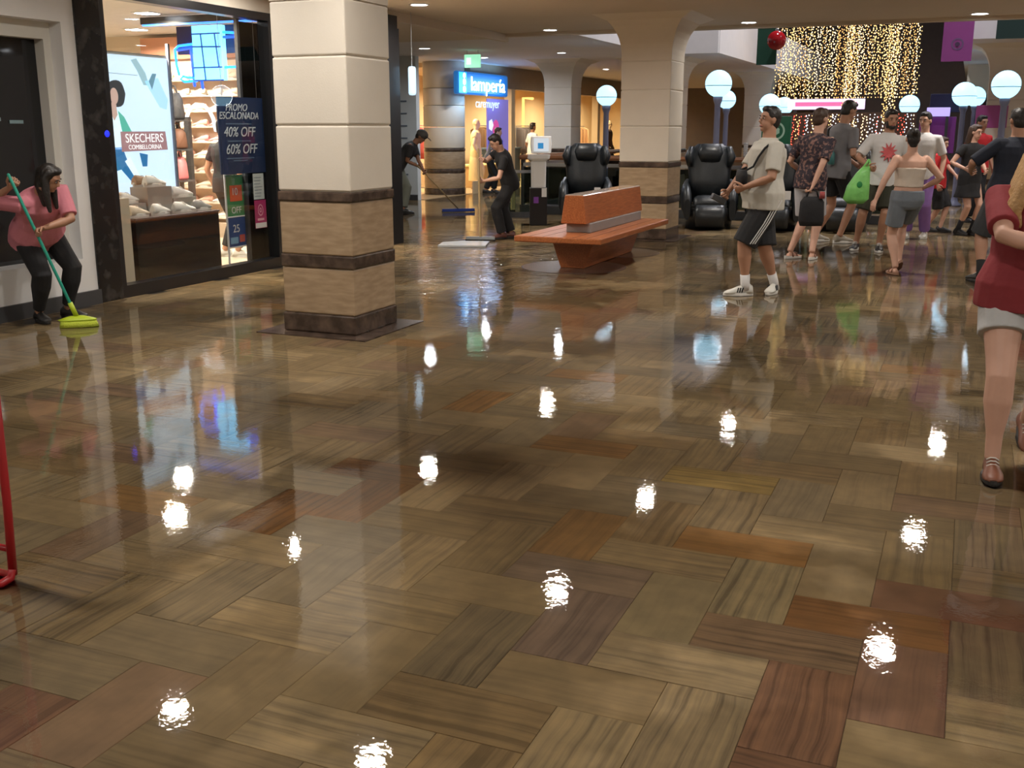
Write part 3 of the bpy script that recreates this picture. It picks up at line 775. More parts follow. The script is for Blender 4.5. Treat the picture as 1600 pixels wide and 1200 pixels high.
# blue light strip along the top of the window bay
bs = empty('light_strip', (-7.75, 10.6, 2.74)); tag(bs, 'blue light strip under the ceiling of the shoe shop window', 'light strip')
MB().box(-1.6, .2, -.03, .03, .02, .10).build('housing', BLACK, bs)
MB().box(-1.58, .18, -.025, .025, 0, .02).build('diffuser', glow('strip_blue', (0.05, 0.22, 1.0), 2.5), bs)
# white glowing arch
ar = empty('arch_lamp', (-9.8, 12.25, 1.0)); tag(ar, 'curved white light tube in front of the shoe wall', 'lamp')
MB().tube([(-.34, 0, .70), (-.29, 0, .80), (-.18, 0, .865), (-.05, 0, .86), (.05, 0, .79), (.11, 0, .68), (.14, 0, .52)], .024, 8, True).build('light_tube', glow('arch_white', (0.8, 0.92, 1.0), 2.0), ar, smooth=True)
MB().box(-.38, -.30, -.03, .03, -.985, .70).build('stand', DARKGREY, ar)
MB().box(-.46, -.1, -.12, .12, -.985, -.96).build('foot', DARKGREY, ar)
# accessory stand behind the poster
ac = empty('accessory_stand', (-9.62, 11.35, .012)); tag(ac, 'narrow dark stand for bags next to the poster', 'display stand')
MB().box(-.22, .22, -.12, .12, 0, .03).build('base', DARKGREY, ac); MB().box(-.02, .02, .06, .10, .03, 1.95).build('post', DARKGREY, ac)
for z in (.85, 1.25, 1.62): MB().box(-.2, .2, -.13, .1, z, z + .02).build('tray', DARKGREY, ac)
def bag(loc, w, h, d, col, label, strap=True, name='shoulder_bag'):
    r = empty(name, loc); tag(r, label, 'bag')
    m = mat('bag_' + name + '_%d' % int(loc[2] * 100), col, .6, vary=.2)
    MB().loft([((0, 0, 0), (w * .46, 0, 0), (0, d * .45, 0)), ((0, 0, h * .12), (w * .5, 0, 0), (0, d * .5, 0)), ((0, 0, h * .75), (w * .46, 0, 0), (0, d * .42, 0)), ((0, 0, h), (w * .38, 0, 0), (0, d * .2, 0))], 16, 3).build('body', m, r, True)
    MB().loft([((0, -d * .42, h * .25), (w * .3, 0, 0), (0, d * .12, 0)), ((0, -d * .42, h * .55), (w * .3, 0, 0), (0, d * .12, 0))], 12, 3).build('pocket', m, r, True)
    if strap: MB().tube([(-w * .3, 0, h * .97), (-w * .22, 0, h * 1.25), (w * .22, 0, h * 1.25), (w * .3, 0, h * .97)], .011, 6).build('handle', m, r, True)
    return r
bag((-9.62, 11.33, 1.653), .36, .34, .2, (0.035, 0.035, 0.04), 'black backpack on the top tray of the accessory stand')
bag((-9.60, 11.33, 1.283), .34, .26, .2, (0.12, 0.05, 0.025), 'brown leather bag on the middle tray of the accessory stand')
bag((-9.62, 11.33, .883), .34, .30, .2, (0.55, 0.16, 0.17), 'pink bag on the lower tray of the accessory stand')
# signs on and behind the pane
NAVY = mat('navy_board', (0.008, 0.025, 0.085), .35, vary=.1)
pb = empty('promo_board', (-7.27, 9.66, 1.07)); tag(pb, 'dark blue promotion board with 40% and 60% off hanging in the shop window', 'sign')
MB().box(-.015, .0, -.39, .39, 0, .80).build('board', NAVY, pb)
LET = mat('pale_lettering', (0.62, 0.68, 0.72), .5)
for tx, y, z, s in (('PROMO', -.08, .69, .105), ('ESCALONADA', -.04, .605, .105), ('40% OFF', -.05, .435, .145), ('60% OFF', -.03, .255, .145)):
    text(tx, 'lettering', LET, s, pb, (.003, y, z), FACE_X, .0015, shear=.25)
for z, w in ((.525, .22), (.345, .2), (.165, .24), (.14, .12)):
    MB().box(0, .002, -.05 - w, -.05 + w, z - .008, z + .004).build('small_print', mat('faint_print', (0.10, 0.16, 0.26), .6), pb)
for y in (-.3, .3): MB().tube([(-.007, y, .8), (-.007, y, 1.605)], .003, 4).build('hanging_wire', STEEL, pb)
gp = empty('poster_stand', (-7.36, 9.60, .012)); tag(gp, 'white framed stand with a green poster over a blue poster numbered 25', 'sign stand')
MB().box(-.01, .0, -.165, .165, .60, 1.04).build('green_poster', mat('green_print', (0.05, 0.24, 0.09), .5, vary=.05), gp)
MB().box(0, .003, -.10, .11, .76, .93).build('orange_panel', mat('orange_print', (0.72, 0.12, 0.04), .5), gp)
text('10', 'lettering', WHITE, .11, gp, (.004, -.02, .86), FACE_X, .001)
text('OFF', 'lettering', LET, .10, gp, (.002, 0, .66), FACE_X, .001)
MB().box(-.01, .0, -.15, .15, .27, .585).build('blue_poster', mat('blue_print', (0.01, 0.05, 0.2), .5), gp)
text('25', 'lettering', WHITE, .12, gp, (.002, -.02, .46), FACE_X, .001)
MB().box(0, .002, .03, .12, .31, .39).build('red_panel', mat('red_print', (0.5, 0.08, 0.06), .5), gp); MB().box(0, .002, -.13, 0, .30, .37).build('pale_panel', mat('pale_blue', (0.2, 0.4, 0.6), .5), gp)
for y in (-.165, .165): MB().tube([(-.005, y, .0), (-.005, y, 1.05)], .011, 6).build('leg', WHITE, gp)
for z in (.262, .592): MB().tube([(-.005, -.165, z), (-.005, .165, z)], .010, 6).build('rail', WHITE, gp)
MB().box(-.13, .08, -.185, -.15, 0, .012).build('foot', WHITE, gp); MB().box(-.13, .08, .15, .185, 0, .012).build('foot', WHITE, gp)
no = empty('window_notice', (-7.243, 9.865, .78)); tag(no, 'white paper notice taped inside the shop window', 'notice')
MB().box(-.002, 0, -.095, .095, 0, .28).build('paper', mat('paper', (0.55, 0.62, 0.62), .7), no)
for k in range(7): MB().box(0, .001, -.08, .03 + .01 * (k % 4), .03 + k * .034, .036 + k * .034).build('print_line', mat('slate_print', (0.12, 0.15, 0.2), .6), no)
mg = empty('window_sticker', (-7.243, 9.875, .46)); tag(mg, 'magenta sticker with a pale ring logo on the shop window', 'sticker')
MB().box(-.002, 0, -.105, .105, 0, .31).build('sheet', mat('magenta_print', (0.42, 0.02, 0.14), .5, vary=.05), mg)
for r_ in (.062, .026):
    ri = [(math.cos(t * math.pi / 10), math.sin(t * math.pi / 10)) for t in range(20)]
    MB().rings([[(.0015, c * q * .8, .20 + s * q * 1.05) for c, s in ri] for q in (r_, r_ - .014)], cap=False).build('ring_logo', mat('pink_print', (0.8, 0.4, 0.5), .5), mg)
MB().box(0, .0015, -.06, .06, .085, .11).build('caption', mat('pink_print', (0.8, 0.4, 0.5), .5), mg); MB().box(0, .0015, -.10, .10, .005, .06).build('footer', WHITE, mg)

# pendant tube light at the end pier
pe = empty('pendant_light', (-7.05, 13.15, 1.98)); tag(pe, 'slim white pendant tube lamp hanging by the black pier', 'lamp')
MB().lathe([(.002, 0), (.04, .006), (.052, .03), (.052, .35), (.04, .375), (.006, .38)], n=16).build('shade', glow('pendant_glow', (0.55, 0.78, 1.0), 1.1), pe, True)
MB().tube([(0, 0, .38), (0, 0, 1.07)], .004, 5).build('cord', mat('pale_cord', (0.5, 0.55, 0.6), .5), pe)

# exit sign and blue store sign
ex = empty('exit_sign', (-9.30, 19.9, 2.72)); tag(ex, 'small green lit exit sign hanging from the grey ceiling', 'exit sign')
MB().box(-.17, .17, -.03, .03, 0, .25).build('lit_box', glow('exit_green', (0.35, 0.85, 0.55), 0.9), ex, bevel=.008)
MB().box(-.12, -.02, -.034, -.03, .06, .19).build('symbol', glow('exit_pale', (0.75, 1.0, 0.88), 1.0), ex)
for x in (-.12, .12): MB().tube([(x, 0, .25), (x, 0, .33)], .006, 5).build('hanger', STEEL, ex)
sg = empty('store_sign', (-10.98, 23.85, 2.30)); tag(sg, 'glowing blue store sign with white letters above the far left store', 'store sign')
MB().box(0, .14, -1.43, 1.45, 0, .52).build('sign_box', glow('sign_blue', (0.01, 0.12, 0.36), 0.7), sg, bevel=.05)
MB().box(.141, .146, -1.40, -1.0, .03, .49).build('icon_panel', glow('sign_icon', (0.03, 0.40, 0.9), 1.6), sg)
SW = glow('sign_white', (0.75, 0.95, 1.0), 3.0)
for z, s in ((.42, .06), (.28, .07), (.12, .07)): MB().lathe([(.001, 0), (s, 0), (s, .008), (.001, .008)], (.147, -1.13, z), 14, 'x').build('icon_dot', SW, sg)
text('lamper\u00eda', 'lettering', SW, .46, sg, (.15, .22, .24), FACE_X, .006, xs=1.28)
area('sign_lamp', (.4, 0, .2), 25, .4, (0.3, 0.6, 1.0), (0, R(90), 0), sg, size_y=2.4)

# far left store contents
sp = empty('store_poster', (-11.02, 24.7, 0)); tag(sp, 'lilac printed panel in the store front under the blue sign', 'poster')
MB().box(0, .03, -.35, .95, .85, 2.25).build('panel', glow('lilac_print', (0.30, 0.24, 0.72), 0.45), sp)
MB().box(.03, .033, -.3, .6, .88, 1.25).build('blue_block', glow('blue_block', (0.05, 0.08, 0.55), .5), sp)
MB().lathe([(.001, 0), (.2, 0), (.2, .004), (.001, .004)], (.03, .15, 1.55), 16, 'x').build('pink_dot', glow('pink_dot', (0.8, 0.1, 0.4), .6), sp)
MB().lathe([(.001, 0), (.15, 0), (.15, .004), (.001, .004)], (.034, -.15, 1.62), 5, 'x').build('white_star', glow('white_star', (0.9, 0.9, 1.0), .8), sp)
text('caremuyer', 'lettering', glow('pale_letters', (0.8, 0.95, 0.95), .8), .3, sp, (.04, -.35, 2.12), FACE_X, .002, xs=1.1)
MB().box(0, .03, -1.2, -.35, .0, .3).build('kick_panel', WARMWALL, sp)
wl = empty('wall_disc', (-14.08, 31.5, 1.9)); tag(wl, 'round white disc on the warm back wall of the far store', 'wall lamp')
MB().lathe([(.001, .04), (.26, .04), (.28, 0), (.28, -.01)], (0, 0, 0), 20, 'x').build('disc', glow('disc_glow', (0.8, 0.88, 1.0), .8), wl, True)
nr = empty('orange_neon', (-13.6, 33.0, .9)); tag(nr, 'orange glowing frame in the far store', 'neon frame')
MB().tube([(0, -.02, 0), (0, -.02, 1.6), (0, .8, 1.6)], .045, 6).build('tube', glow('amber', (1.0, 0.5, 0.12), 2.0), nr)
MB().box(-.05, .05, -.1, .1, -.888, 0).build('post', DARKGREY, nr)
for k, (y, h, c, lb) in enumerate(((28.6, .95, (0.04, 0.07, 0.10), 'dark blue counter in the far left store'), (34.6, 1.0, (0.2, 0.09, 0.04), 'dark brown counter in the farthest store'), (24.9, .55, (0.5, 0.33, 0.15), 'low wooden table in the store under the blue sign'))):
    r = empty('counter', (-12.6 if k == 0 else -12.2, y + (.0 if k < 2 else 1.7), .012)); tag(r, lb, 'counter', 'counters of the far stores')
    MB().box(-.35, .35, -.9, .9, 0, h).build('body', mat('counter_%d' % k, c, .4), r, bevel=.01); MB().box(-.38, .38, -.93, .93, h, h + .04).build('top', mat('counter_top_%d' % k, tuple(min(1, q * 2.2) for q in c), .25), r)
for k, (y, c) in enumerate(((29.2, (0.10, 0.05, 0.02)), (30.6, (0.35, 0.16, 0.05)), (32.2, (0.05, 0.04, 0.04)), (36.0, (0.2, 0.1, 0.05)), (37.6, (0.5, 0.3, 0.15)), (25.6, (0.45, 0.08, 0.07)))):
    r = empty('clothes_rack', (-13.3, y, .012)); tag(r, 'clothes rack with %s garments in the far left stores' % ('dark brown', 'amber', 'black', 'brown', 'tan', 'red')[k], 'clothes rack', 'clothes racks in the far stores')
    MB().tube([(0, -.55, 1.6), (0, .55, 1.6)], .015, 6).build('rail', STEEL, r)
    for s in (-.55, .55): MB().tube([(0, s, 0), (0, s, 1.6)], .018, 6).build('upright', STEEL, r); MB().box(-.25, .25, s - .02, s + .02, 0, .03).build('foot', STEEL, r)
    for g_ in range(6):
        yy = -.45 + g_ * .18
        MB().loft([((0, yy, 1.56), (.06, 0, 0), (0, .02, 0)), ((0, yy, 1.48), (.22, 0, 0), (0, .035, 0)), ((0, yy, .95), (.22, 0, 0), (0, .045, 0)), ((0, yy, .75), (.25, 0, 0), (0, .05, 0))], 10).build('garment', mat('garment_%d_%d' % (k, g_ % 2), tuple(q * (1 + .6 * (g_ % 2)) for q in c), .8), r, True)

# ------------------------------------------------------------------ rail round the void
def balustrade(p0, p1, n, label):
    p0, p1 = V(p0), V(p1); r = empty('balustrade', (p0 + p1) / 2); d = p1 - p0; L = d.length
    r.rotation_euler.z = math.atan2(d.y, d.x); tag(r, label, 'balustrade', 'wood-capped balustrades round the void')
    MB().prism([(-.07, .98), (.07, .98), (.085, 1.02), (.06, 1.06), (-.06, 1.06), (-.085, 1.02)], -L / 2, L / 2, 'x').build('handrail', mat('rail_wood', (0.22, 0.095, 0.045), .3, vary=.25, vscale=4), r)
    MB().box(-L / 2, L / 2, -.06, .06, 0, .14).build('kerb', DARKGREY, r); MB().box(-L / 2, L / 2, -.03, .03, .86, .92).build('steel_rail', STEEL, r)
    for k in range(n + 1):
        x = -L / 2 + .02 + (L - .04) * k / n; MB().box(x - .02, x + .02, -.03, .03, .14, .98).build('post', DARKGREY, r)
    for k in range(n):
        x = -L / 2 + L * k / n; MB().box(x + .05, x + L / n - .05, -.008, .008, .17, .84).build('glass_panel', RAILGLASS, r)
balustrade((-7.7, 18.6, 0), (-0.9, 18.6, 0), 6, 'wood-capped glass balustrade behind the massage chairs')
balustrade((-7.72, 18.7, 0), (-7.72, 30.0, 0), 9, 'wood-capped glass balustrade running away past the white screen terminal')
# curved glass corner case beside the terminal
gc = empty('glass_corner', (-7.35, 17.75, 0)); tag(gc, 'curved green glass corner panel left of the white screen terminal', 'glass panel')
arc = [(-.28 * math.cos(t * math.pi / 16) , -.28 * math.sin(t * math.pi / 16)) for t in range(-4, 21)]
MB().rings([[(x, y, z) for x, y in arc] for z in (.1, .78)], cap=False, closed=False).build('curved_glass', thin_glass('green_pane', (0.62, 0.72, 0.6), 1.0), gc)
MB().rings([[(x * q, y * q, z) for x, y in arc] for q, z in ((1.0, .78), (1.06, .78), (1.06, .83), (1.0, .83))], cap=False, closed=False).build('steel_rim', STEEL, gc)
MB().rings([[(x * q, y * q, z) for x, y in arc] for q, z in ((.98, 0), (1.05, 0), (1.05, .1), (.98, .1))], cap=False, closed=False).build('base_rim', DARKGREY, gc)

# ------------------------------------------------------------------ massage chairs
LEATHER = mat('black_leather', (0.012, 0.015, 0.018), .38, vary=.3, vscale=8, bump=.1, bscale=30)
def massage_chair(loc, rz, label):
    r = empty('massage_chair', loc, rz); tag(r, label, 'massage chair', 'black massage chairs along the balustrade')
    MB().loft([((0, .05, .0), (.36, 0, 0), (0, .42, 0)), ((0, .05, .22), (.38, 0, 0), (0, .45, 0)), ((0, .02, .32), (.34, 0, 0), (0, .42, 0))], 20, 4).build('base', mat('chair_shell', (0.02, 0.02, 0.022), .3), r, True)
    MB().loft([((0, -.5, .36), (.24, 0, 0), (0, 0, .05)), ((0, -.40, .42), (.26, 0, 0), (0, 0, .1)), ((0, .15, .40), (.26, 0, 0), (0, 0, .1))], 14, 3).build('seat', LEATHER, r, True)
    MB().loft([((0, .16, .38), (.27, 0, 0), (0, .11, 0)), ((0, .24, .75), (.33, 0, 0), (0, .15, 0)), ((0, .32, 1.05), (.36, 0, 0), (0, .16, 0)), ((0, .37, 1.22), (.30, 0, 0), (0, .14, 0)), ((0, .39, 1.30), (.2, 0, 0), (0, .09, 0))], 18, 2.6).build('backrest', LEATHER, r, True)
    MB().loft([((0, .20, 1.02), (.17, 0, 0), (0, .06, 0)), ((0, .22, 1.17), (.20, 0, 0), (0, .08, 0)), ((0, .25, 1.30), (.16, 0, 0), (0, .06, 0))], 14, 2.6).build('headrest', LEATHER, r, True)
    for s in (-1, 1):
        MB().loft([((s * .35, -.42, .30), (.05, 0, 0), (0, 0, .16)), ((s * .36, -.30, .42), (.08, 0, 0), (0, 0, .22)), ((s * .37, .12, .45), (.085, 0, 0), (0, 0, .24)), ((s * .35, .30, .55), (.05, 0, 0), (0, 0, .20))], 14, 2.6).build('armrest', LEATHER, r, True)
        MB().loft([((s * .31, .26, .95), (.05, 0, 0), (0, .12, 0)), ((s * .34, .26, 1.10), (.07, 0, 0), (0, .17, 0)), ((s * .30, .30, 1.26), (.04, 0, 0), (0, .10, 0))], 12, 2.4).build('shoulder_wing', LEATHER, r, True)
    MB().loft([((0, -.66, .06), (.22, 0, 0), (0, .06, 0)), ((0, -.60, .30), (.24, 0, 0), (0, .09, 0)), ((0, -.50, .38), (.22, 0, 0), (0, .07, 0))], 14, 3).build('footrest', LEATHER, r, True)
    MB().obox((.20, -.53, .55), (.05, 0, 0), (0, .004, 0), (0, .004, .065)).build('white_tag', WHITE, r)
    return r
massage_chair((-5.86, 16.95, .001), 18, 'black massage chair left of the rear pillar')
massage_chair((-3.80, 17.05, .001), 15, 'black massage chair right of the rear pillar, under a globe lamp')
massage_chair((-2.80, 17.15, .001), 10, 'black massage chair behind the man in the grey shirt')
massage_chair((-1.75, 17.35, .001), 5, 'black massage chair farthest right, behind the tall man')

# ------------------------------------------------------------------ white screen terminal
ki = empty('terminal', (-6.45, 16.3, .001), 23); tag(ki, 'white screen terminal on a black base left of the massage chair', 'terminal')
MB().box(-.14, .14, -.13, .13, 0, .60).build('base', BLACK, ki, bevel=.01); MB().box(-.08, .0, -.135, -.13, .36, .46).build('base_label', mat('violet_print', (0.2, 0.05, 0.35), .5), ki)
MB().box(.05, .13, -.135, -.13, .46, .60).build('base_notice', WHITE, ki)
MB().loft([((0, 0, .60), (.12, 0, 0), (0, .10, 0)), ((0, 0, 1.03), (.125, 0, 0), (0, .10, 0))], 20, 6).build('column', WHITE, ki, bevel=.01)
MB().loft([((0, 0, 1.03), (.13, 0, 0), (0, .11, 0)), ((0, 0, 1.07), (.18, 0, 0), (0, .13, 0)), ((.01, 0, 1.13), (.18, 0, 0), (0, .13, 0))], 20, 6).build('tray', WHITE, ki)
MB().loft([((.04, -.04, 1.15), (.16, 0, 0), (0, .05, 0)), ((.04, -.01, 1.28), (.175, 0, 0), (0, .05, 0)), ((.04, .02, 1.42), (.165, 0, 0), (0, .05, 0))], 20, 5).build('screen_housing', WHITE, ki, bevel=.01)
MB().obox((.04, -.062, 1.285), (.12, 0, 0), (0, .004, 0), (0, .026, .105)).build('screen', glow('screen_pale', (0.68, 0.76, 0.84), .45), ki)
MB().obox((.03, -.069, 1.27), (.045, 0, 0), (0, .002, 0), (0, .011, .045)).build('screen_icon', glow('screen_icon_blue', (0.02, 0.22, 0.5), .6), ki)

# ------------------------------------------------------------------ globe lamps
GL = glow('globe_glow', (0.42, 0.78, 1.0), 1.55)
def globe(x, y, z, r_, label, tall=True):
    r = empty('globe_lamp', (x, y, 0)); tag(r, label, 'lamp', 'globe lamps round the void')
    MB().lathe([(.14, 0), (.14, .04), (.07, .10), (.055, .2), (.05, z - r_ - .12), (.075, z - r_ - .05), (.08, z - r_ + .01)], n=12).build('post', mat('lamp_post', (0.16, 0.17, 0.26), .4), r, True)
    g_ = MB().ell((0, 0, z), (r_, r_, r_), n=24, m=16).build('globe', GL, r, True)
    MB().lathe([(r_ * 1.001, z - r_ * .16 - .006), (r_ * 1.004, z - r_ * .16), (r_ * 1.001, z - r_ * .16 + .006)], n=24).build('seam', mat('seam_grey', (0.2, 0.3, 0.4), .5), r)
    l = bpy.data.lights.new('globe_lamp_light', 'POINT'); l.energy = 42; l.color = (0.78, 0.88, 1.0); l.shadow_soft_size = r_ * 1.02
    lo = bpy.data.objects.new('globe_lamp_light', l); COL.objects.link(lo); lo.parent = r; lo.location = (0, 0, z)
for a in ((-6.18, 18.95, 2.12, .185, 'globe lamp left of the rear pillar above a massage chair'), (-3.98, 18.2, 2.27, .22, 'largest globe lamp, just right of the rear pillar'), (-4.82, 22.9, 2.13, .19, 'small globe lamp tucked behind the largest one'),
          (-4.16, 24.3, 2.05, .23, 'globe lamp above the head of the man in the grey shirt'), (-4.80, 30.3, 2.13, .24, 'pale globe lamp right of the head of the man in the grey shirt'), (-1.55, 29.6, 2.12, .25, 'globe lamp behind the man with the red print at the right end of the curtain'),
          (-0.22, 23.5, 2.2, .235, 'globe lamp left of the right-hand pillar'), (-0.02, 28.0, 2.27, .23, 'globe lamp touching the right-hand pillar'), (0.42, 19.15, 2.22, .22, 'globe lamp in front of the right-hand pillar'), (0.90, 24.6, 2.05, .25, 'globe lamp at the right edge of the picture')):
    globe(*a)

# ------------------------------------------------------------------ curtain of fairy lights
def strand_set(root, x0, x1, y0, ztop, zbot, n, cols, size, jit=.05, dens=14, zb_jit=.0):
    bs_ = [MB() for _ in cols]; wire = MB()
    for k in range(n):
        x = x0 + (x1 - x0) * (k + .5) / n + random.uniform(-.02, .02); y = y0 + random.uniform(-jit, jit)
        b = random.choice(bs_); z = zbot + random.uniform(-zb_jit, zb_jit)
        wire.tube([(x, y, z), (x, y, ztop)], .002, 3)
        while z < ztop:
            xx = x + random.uniform(-.03, .03); yy = y + random.uniform(-.03, .03); s = size * random.uniform(.7, 1.25)
            b.add([(xx - s, yy, z), (xx, yy - s, z), (xx + s, yy, z), (xx, yy + s, z), (xx, yy, z - 1.3 * s), (xx, yy, z + 1.3 * s)], [(0, 1, 5), (1, 2, 5), (2, 3, 5), (3, 0, 5), (1, 0, 4), (2, 1, 4), (3, 2, 4), (0, 3, 4)])
            z += random.uniform(.6, 1.4) / dens
    for b, m_ in zip(bs_, cols):
        if b.v: b.build('fairy_bulbs', m_, root)['kind'] = 'stuff'
    wire.build('wires', DARKGREY, root)['kind'] = 'stuff'
GOLD = [glow('fairy_gold', (1.0, 0.66, 0.24), 2.4), glow('fairy_warm', (1.0, 0.76, 0.42), 3.0), glow('fairy_amber', (1.0, 0.52, 0.16), 1.5)]
lc = empty('light_curtain', (-2.7, 25.0, 2.2)); tag(lc, 'wide hanging curtain of golden fairy lights behind the crowd', 'fairy lights')
strand_set(lc, -1.5, 1.5, 0, 1.95, .0, 60, GOLD, .012, .08, 15)
strand_set(lc, -1.5, 1.5, .45, 1.95, .1, 46, GOLD, .012, .1, 14)
strand_set(lc, .0, .28, -.1, 1.95, -.9, 8, GOLD, .013, .06, 18)
strand_set(lc, .85, 1.1, -.1, 1.95, -.5, 7, GOLD, .013, .06, 18)
MB().box(-1.55, 1.55, -.05, .5, 1.95, 2.0).build('hanging_bar', DARKGREY, lc)
for x in (-1.5, 0, 1.5): MB().tube([(x, .2, 2.0), (x, .2, 5.8)], .006, 4).build('suspension_wire', STEEL, lc)
lt = empty('light_tree', (-2.7, 25.9, 0)); tag(lt, 'bed of red, white and gold fairy lights below the curtain', 'fairy lights')
RW = [glow('fairy_red', (1.0, 0.12, 0.07), 2.2), glow('fairy_white', (0.85, 0.9, 1.0), 3.0), GOLD[0], GOLD[1]]
strand_set(lt, -1.45, -.6, 0, 1.85, .5, 16, [RW[0], RW[2], RW[0], RW[1]], .013, .25, 14)
strand_set(lt, -.6, .55, 0, 1.85, .5, 20, [RW[1], RW[2], RW[3], RW[1]], .013, .25, 14)
strand_set(lt, .55, 1.5, 0, 1.85, .5, 14, [RW[1], RW[3], RW[0]], .013, .25, 13)
MB().box(-1.6, 1.6, -.5, .5, 0, .45).build('planter', mat('planter_dark', (0.06, 0.03, 0.03), .5), lt, bevel=.03)
MB().box(-1.5, 1.5, .3, .34, .45, 1.9).build('lattice_panel', mat('lattice_dark', (0.07, 0.04, 0.03), .8), lt)

# ------------------------------------------------------------------ banners, far signs
def banner(name, loc, w, h, col, label, cat='banner', ring=None, wires=.6, em=None):
    r = empty(name, loc); tag(r, label, cat)
    MB().box(-w / 2, w / 2, -.006, .006, 0, h).build('cloth', mat(name + '_%s' % label.split()[0], col, .7, vary=.08) if em is None else glow(name + label[:6], col, em), r)
    MB().tube([(-w / 2 - .02, 0, h), (w / 2 + .02, 0, h)], .014, 6).build('rod', DARKGREY, r)
    if ring:
        ri = [(math.cos(t * math.pi / 12), math.sin(t * math.pi / 12)) for t in range(24)]
        MB().rings([[(c * q, -.008, h * ring[1] + s * q) for c, s in ri] for q in (ring[0], ring[0] * .72)], cap=False).build('ring_emblem', mat('emblem_' + name, ring[2], .6), r)
        MB().lathe([(.001, 0), (ring[0] * .4, 0), (ring[0] * .4, .003), (.001, .003)], (0, -.011, h * ring[1]), 7, 'y').build('emblem', mat('emblem_in_' + name, tuple(q * .5 for q in ring[2]), .6), r)
    if wires:
        for s in (-1, 1): MB().tube([(s * w * .4, 0, h), (s * w * .4, 0, h + wires)], .004, 4).build('wire', STEEL, r)
    return r
banner('banner', (-.38, 20.35, 2.66), .48, .80, (0.34, 0.07, 0.30), 'purple banner with a round emblem hanging above the crowd', ring=(.10, .35, (0.2, 0.1, 0.25)))
banner('banner', (.60, 20.55, 3.02), .78, .38, (0.01, 0.035, 0.03), 'dark green banner high at the right edge', wires=.5)
banner('banner', (-3.62, 20.5, 2.68), .36, .66, (0.01, 0.07, 0.04), 'green banner with a red bauble left of the light curtain', wires=.5)
bl = empty('bauble', (-3.42, 20.30, 2.92)); tag(bl, 'shiny red bauble in front of the green banner', 'bauble')
MB().ell((0, 0, .17), (.17, .17, .17), n=20, m=12).build('ball', mat('red_gloss', (0.35, 0.01, 0.015), .12), bl, True); MB().lathe([(.03, .335), (.03, .37), (.012, .385)], n=10).build('cap', STEEL, bl); MB().tube([(0, 0, .385), (0, 0, 1.0)], .003, 4).build('wire', STEEL, bl)
gs = empty('green_board', (-3.05, 18.6, 1.062)); tag(gs, 'green board with a round emblem standing on the balustrade', 'sign')
MB().box(-.24, .24, -.06, .06, 0, .68).build('board', mat('coffee_green', (0.0, 0.10, 0.045), .45, vary=.1), gs, bevel=.01)
ri = [(math.cos(t * math.pi / 14), math.sin(t * math.pi / 14)) for t in range(28)]
MB().rings([[(c * q, -.064, .44 + s * q) for c, s in ri] for q in (.15, .118)], cap=False).build('ring_emblem', mat('pale_green_print', (0.35, 0.55, 0.45), .6), gs)
MB().lathe([(.001, 0), (.07, 0), (.07, .004), (.001, .004)], (0, -.066, .44), 6, 'y').build('emblem', mat('pale_green_print', (0.35, 0.55, 0.45), .6), gs)
for z in (.19, .12): MB().box(-.16, .16, -.064, -.06, z - .012, z + .012).build('caption', mat('mid_green_print', (0.1, 0.3, 0.18), .6), gs)
MB().box(-.06, .06, -.03, .03, .68, .78).build('clip', mat('blue_white', (0.35, 0.5, 0.7), .5), gs)
for x, hgt, cc, lb in ((-3.55, .24, (0.7, 0.7, 0.72), 'stack of white paper cups left of the green board'), (-3.42, .16, (0.75, 0.74, 0.72), 'short stack of white paper cups beside the green board')):
    r = empty('cup_stack', (x, 18.6, 1.062)); tag(r, lb, 'cups', 'cup stacks on the balustrade')
    for k in range(int(hgt / .04)): MB().lathe([(.032, k * .04), (.04, k * .04 + .036), (.042, k * .04 + .04)], n=14).build('cup', mat('cup_white', cc, .5), r, True)
def far_sign(name, x0, x1, y, z0, z1, m, label, legs=True, cap_=None):
    r = empty(name, ((x0 + x1) / 2, y, 0)); tag(r, label, 'sign'); w = (x1 - x0) / 2
    MB().box(-w, w, 0, .08, z0, z1).build('panel', m, r, bevel=.01)
    if cap_ is not None: MB().box(-w * .8, w * .8, -.004, 0, z0 + (z1 - z0) * .3, z0 + (z1 - z0) * .7).build('print_band', cap_, r)
    if legs:
        for s in (-.8, .8): MB().box(s * w - .03, s * w + .03, .02, .06, 0, z0).build('post', DARKGREY, r)
far_sign('lit_sign', -4.35, -2.5, 28, 2.0, 2.25, glow('pink_white', (0.85, 0.6, 0.95), 1.3), 'long pink and white lit sign behind the fairy lights', cap_=glow('hot_pink', (1.0, 0.15, 0.35), 1.0))
far_sign('purple_board', -1.12, -.36, 26, 1.0, 1.79, mat('purple_board', (0.22, 0.035, 0.25), .5), 'purple board behind the crowd')
far_sign('lilac_screen', -.98, -.50, 25.8, 1.80, 1.99, glow('lilac_lit', (0.5, 0.42, 0.95), .9), 'small lilac lit screen on the purple board', legs=True)
far_sign('blue_board', -.98, -.20, 27.2, 1.9, 2.32, mat('midnight_board', (0.008, 0.01, 0.05), .3), 'midnight blue board behind the lilac screen')
far_sign('magenta_panel', .02, .55, 21.6, 1.55, 1.95, mat('magenta_far', (0.35, 0.06, 0.25), .5), 'magenta board beneath the right-hand globe lamps')
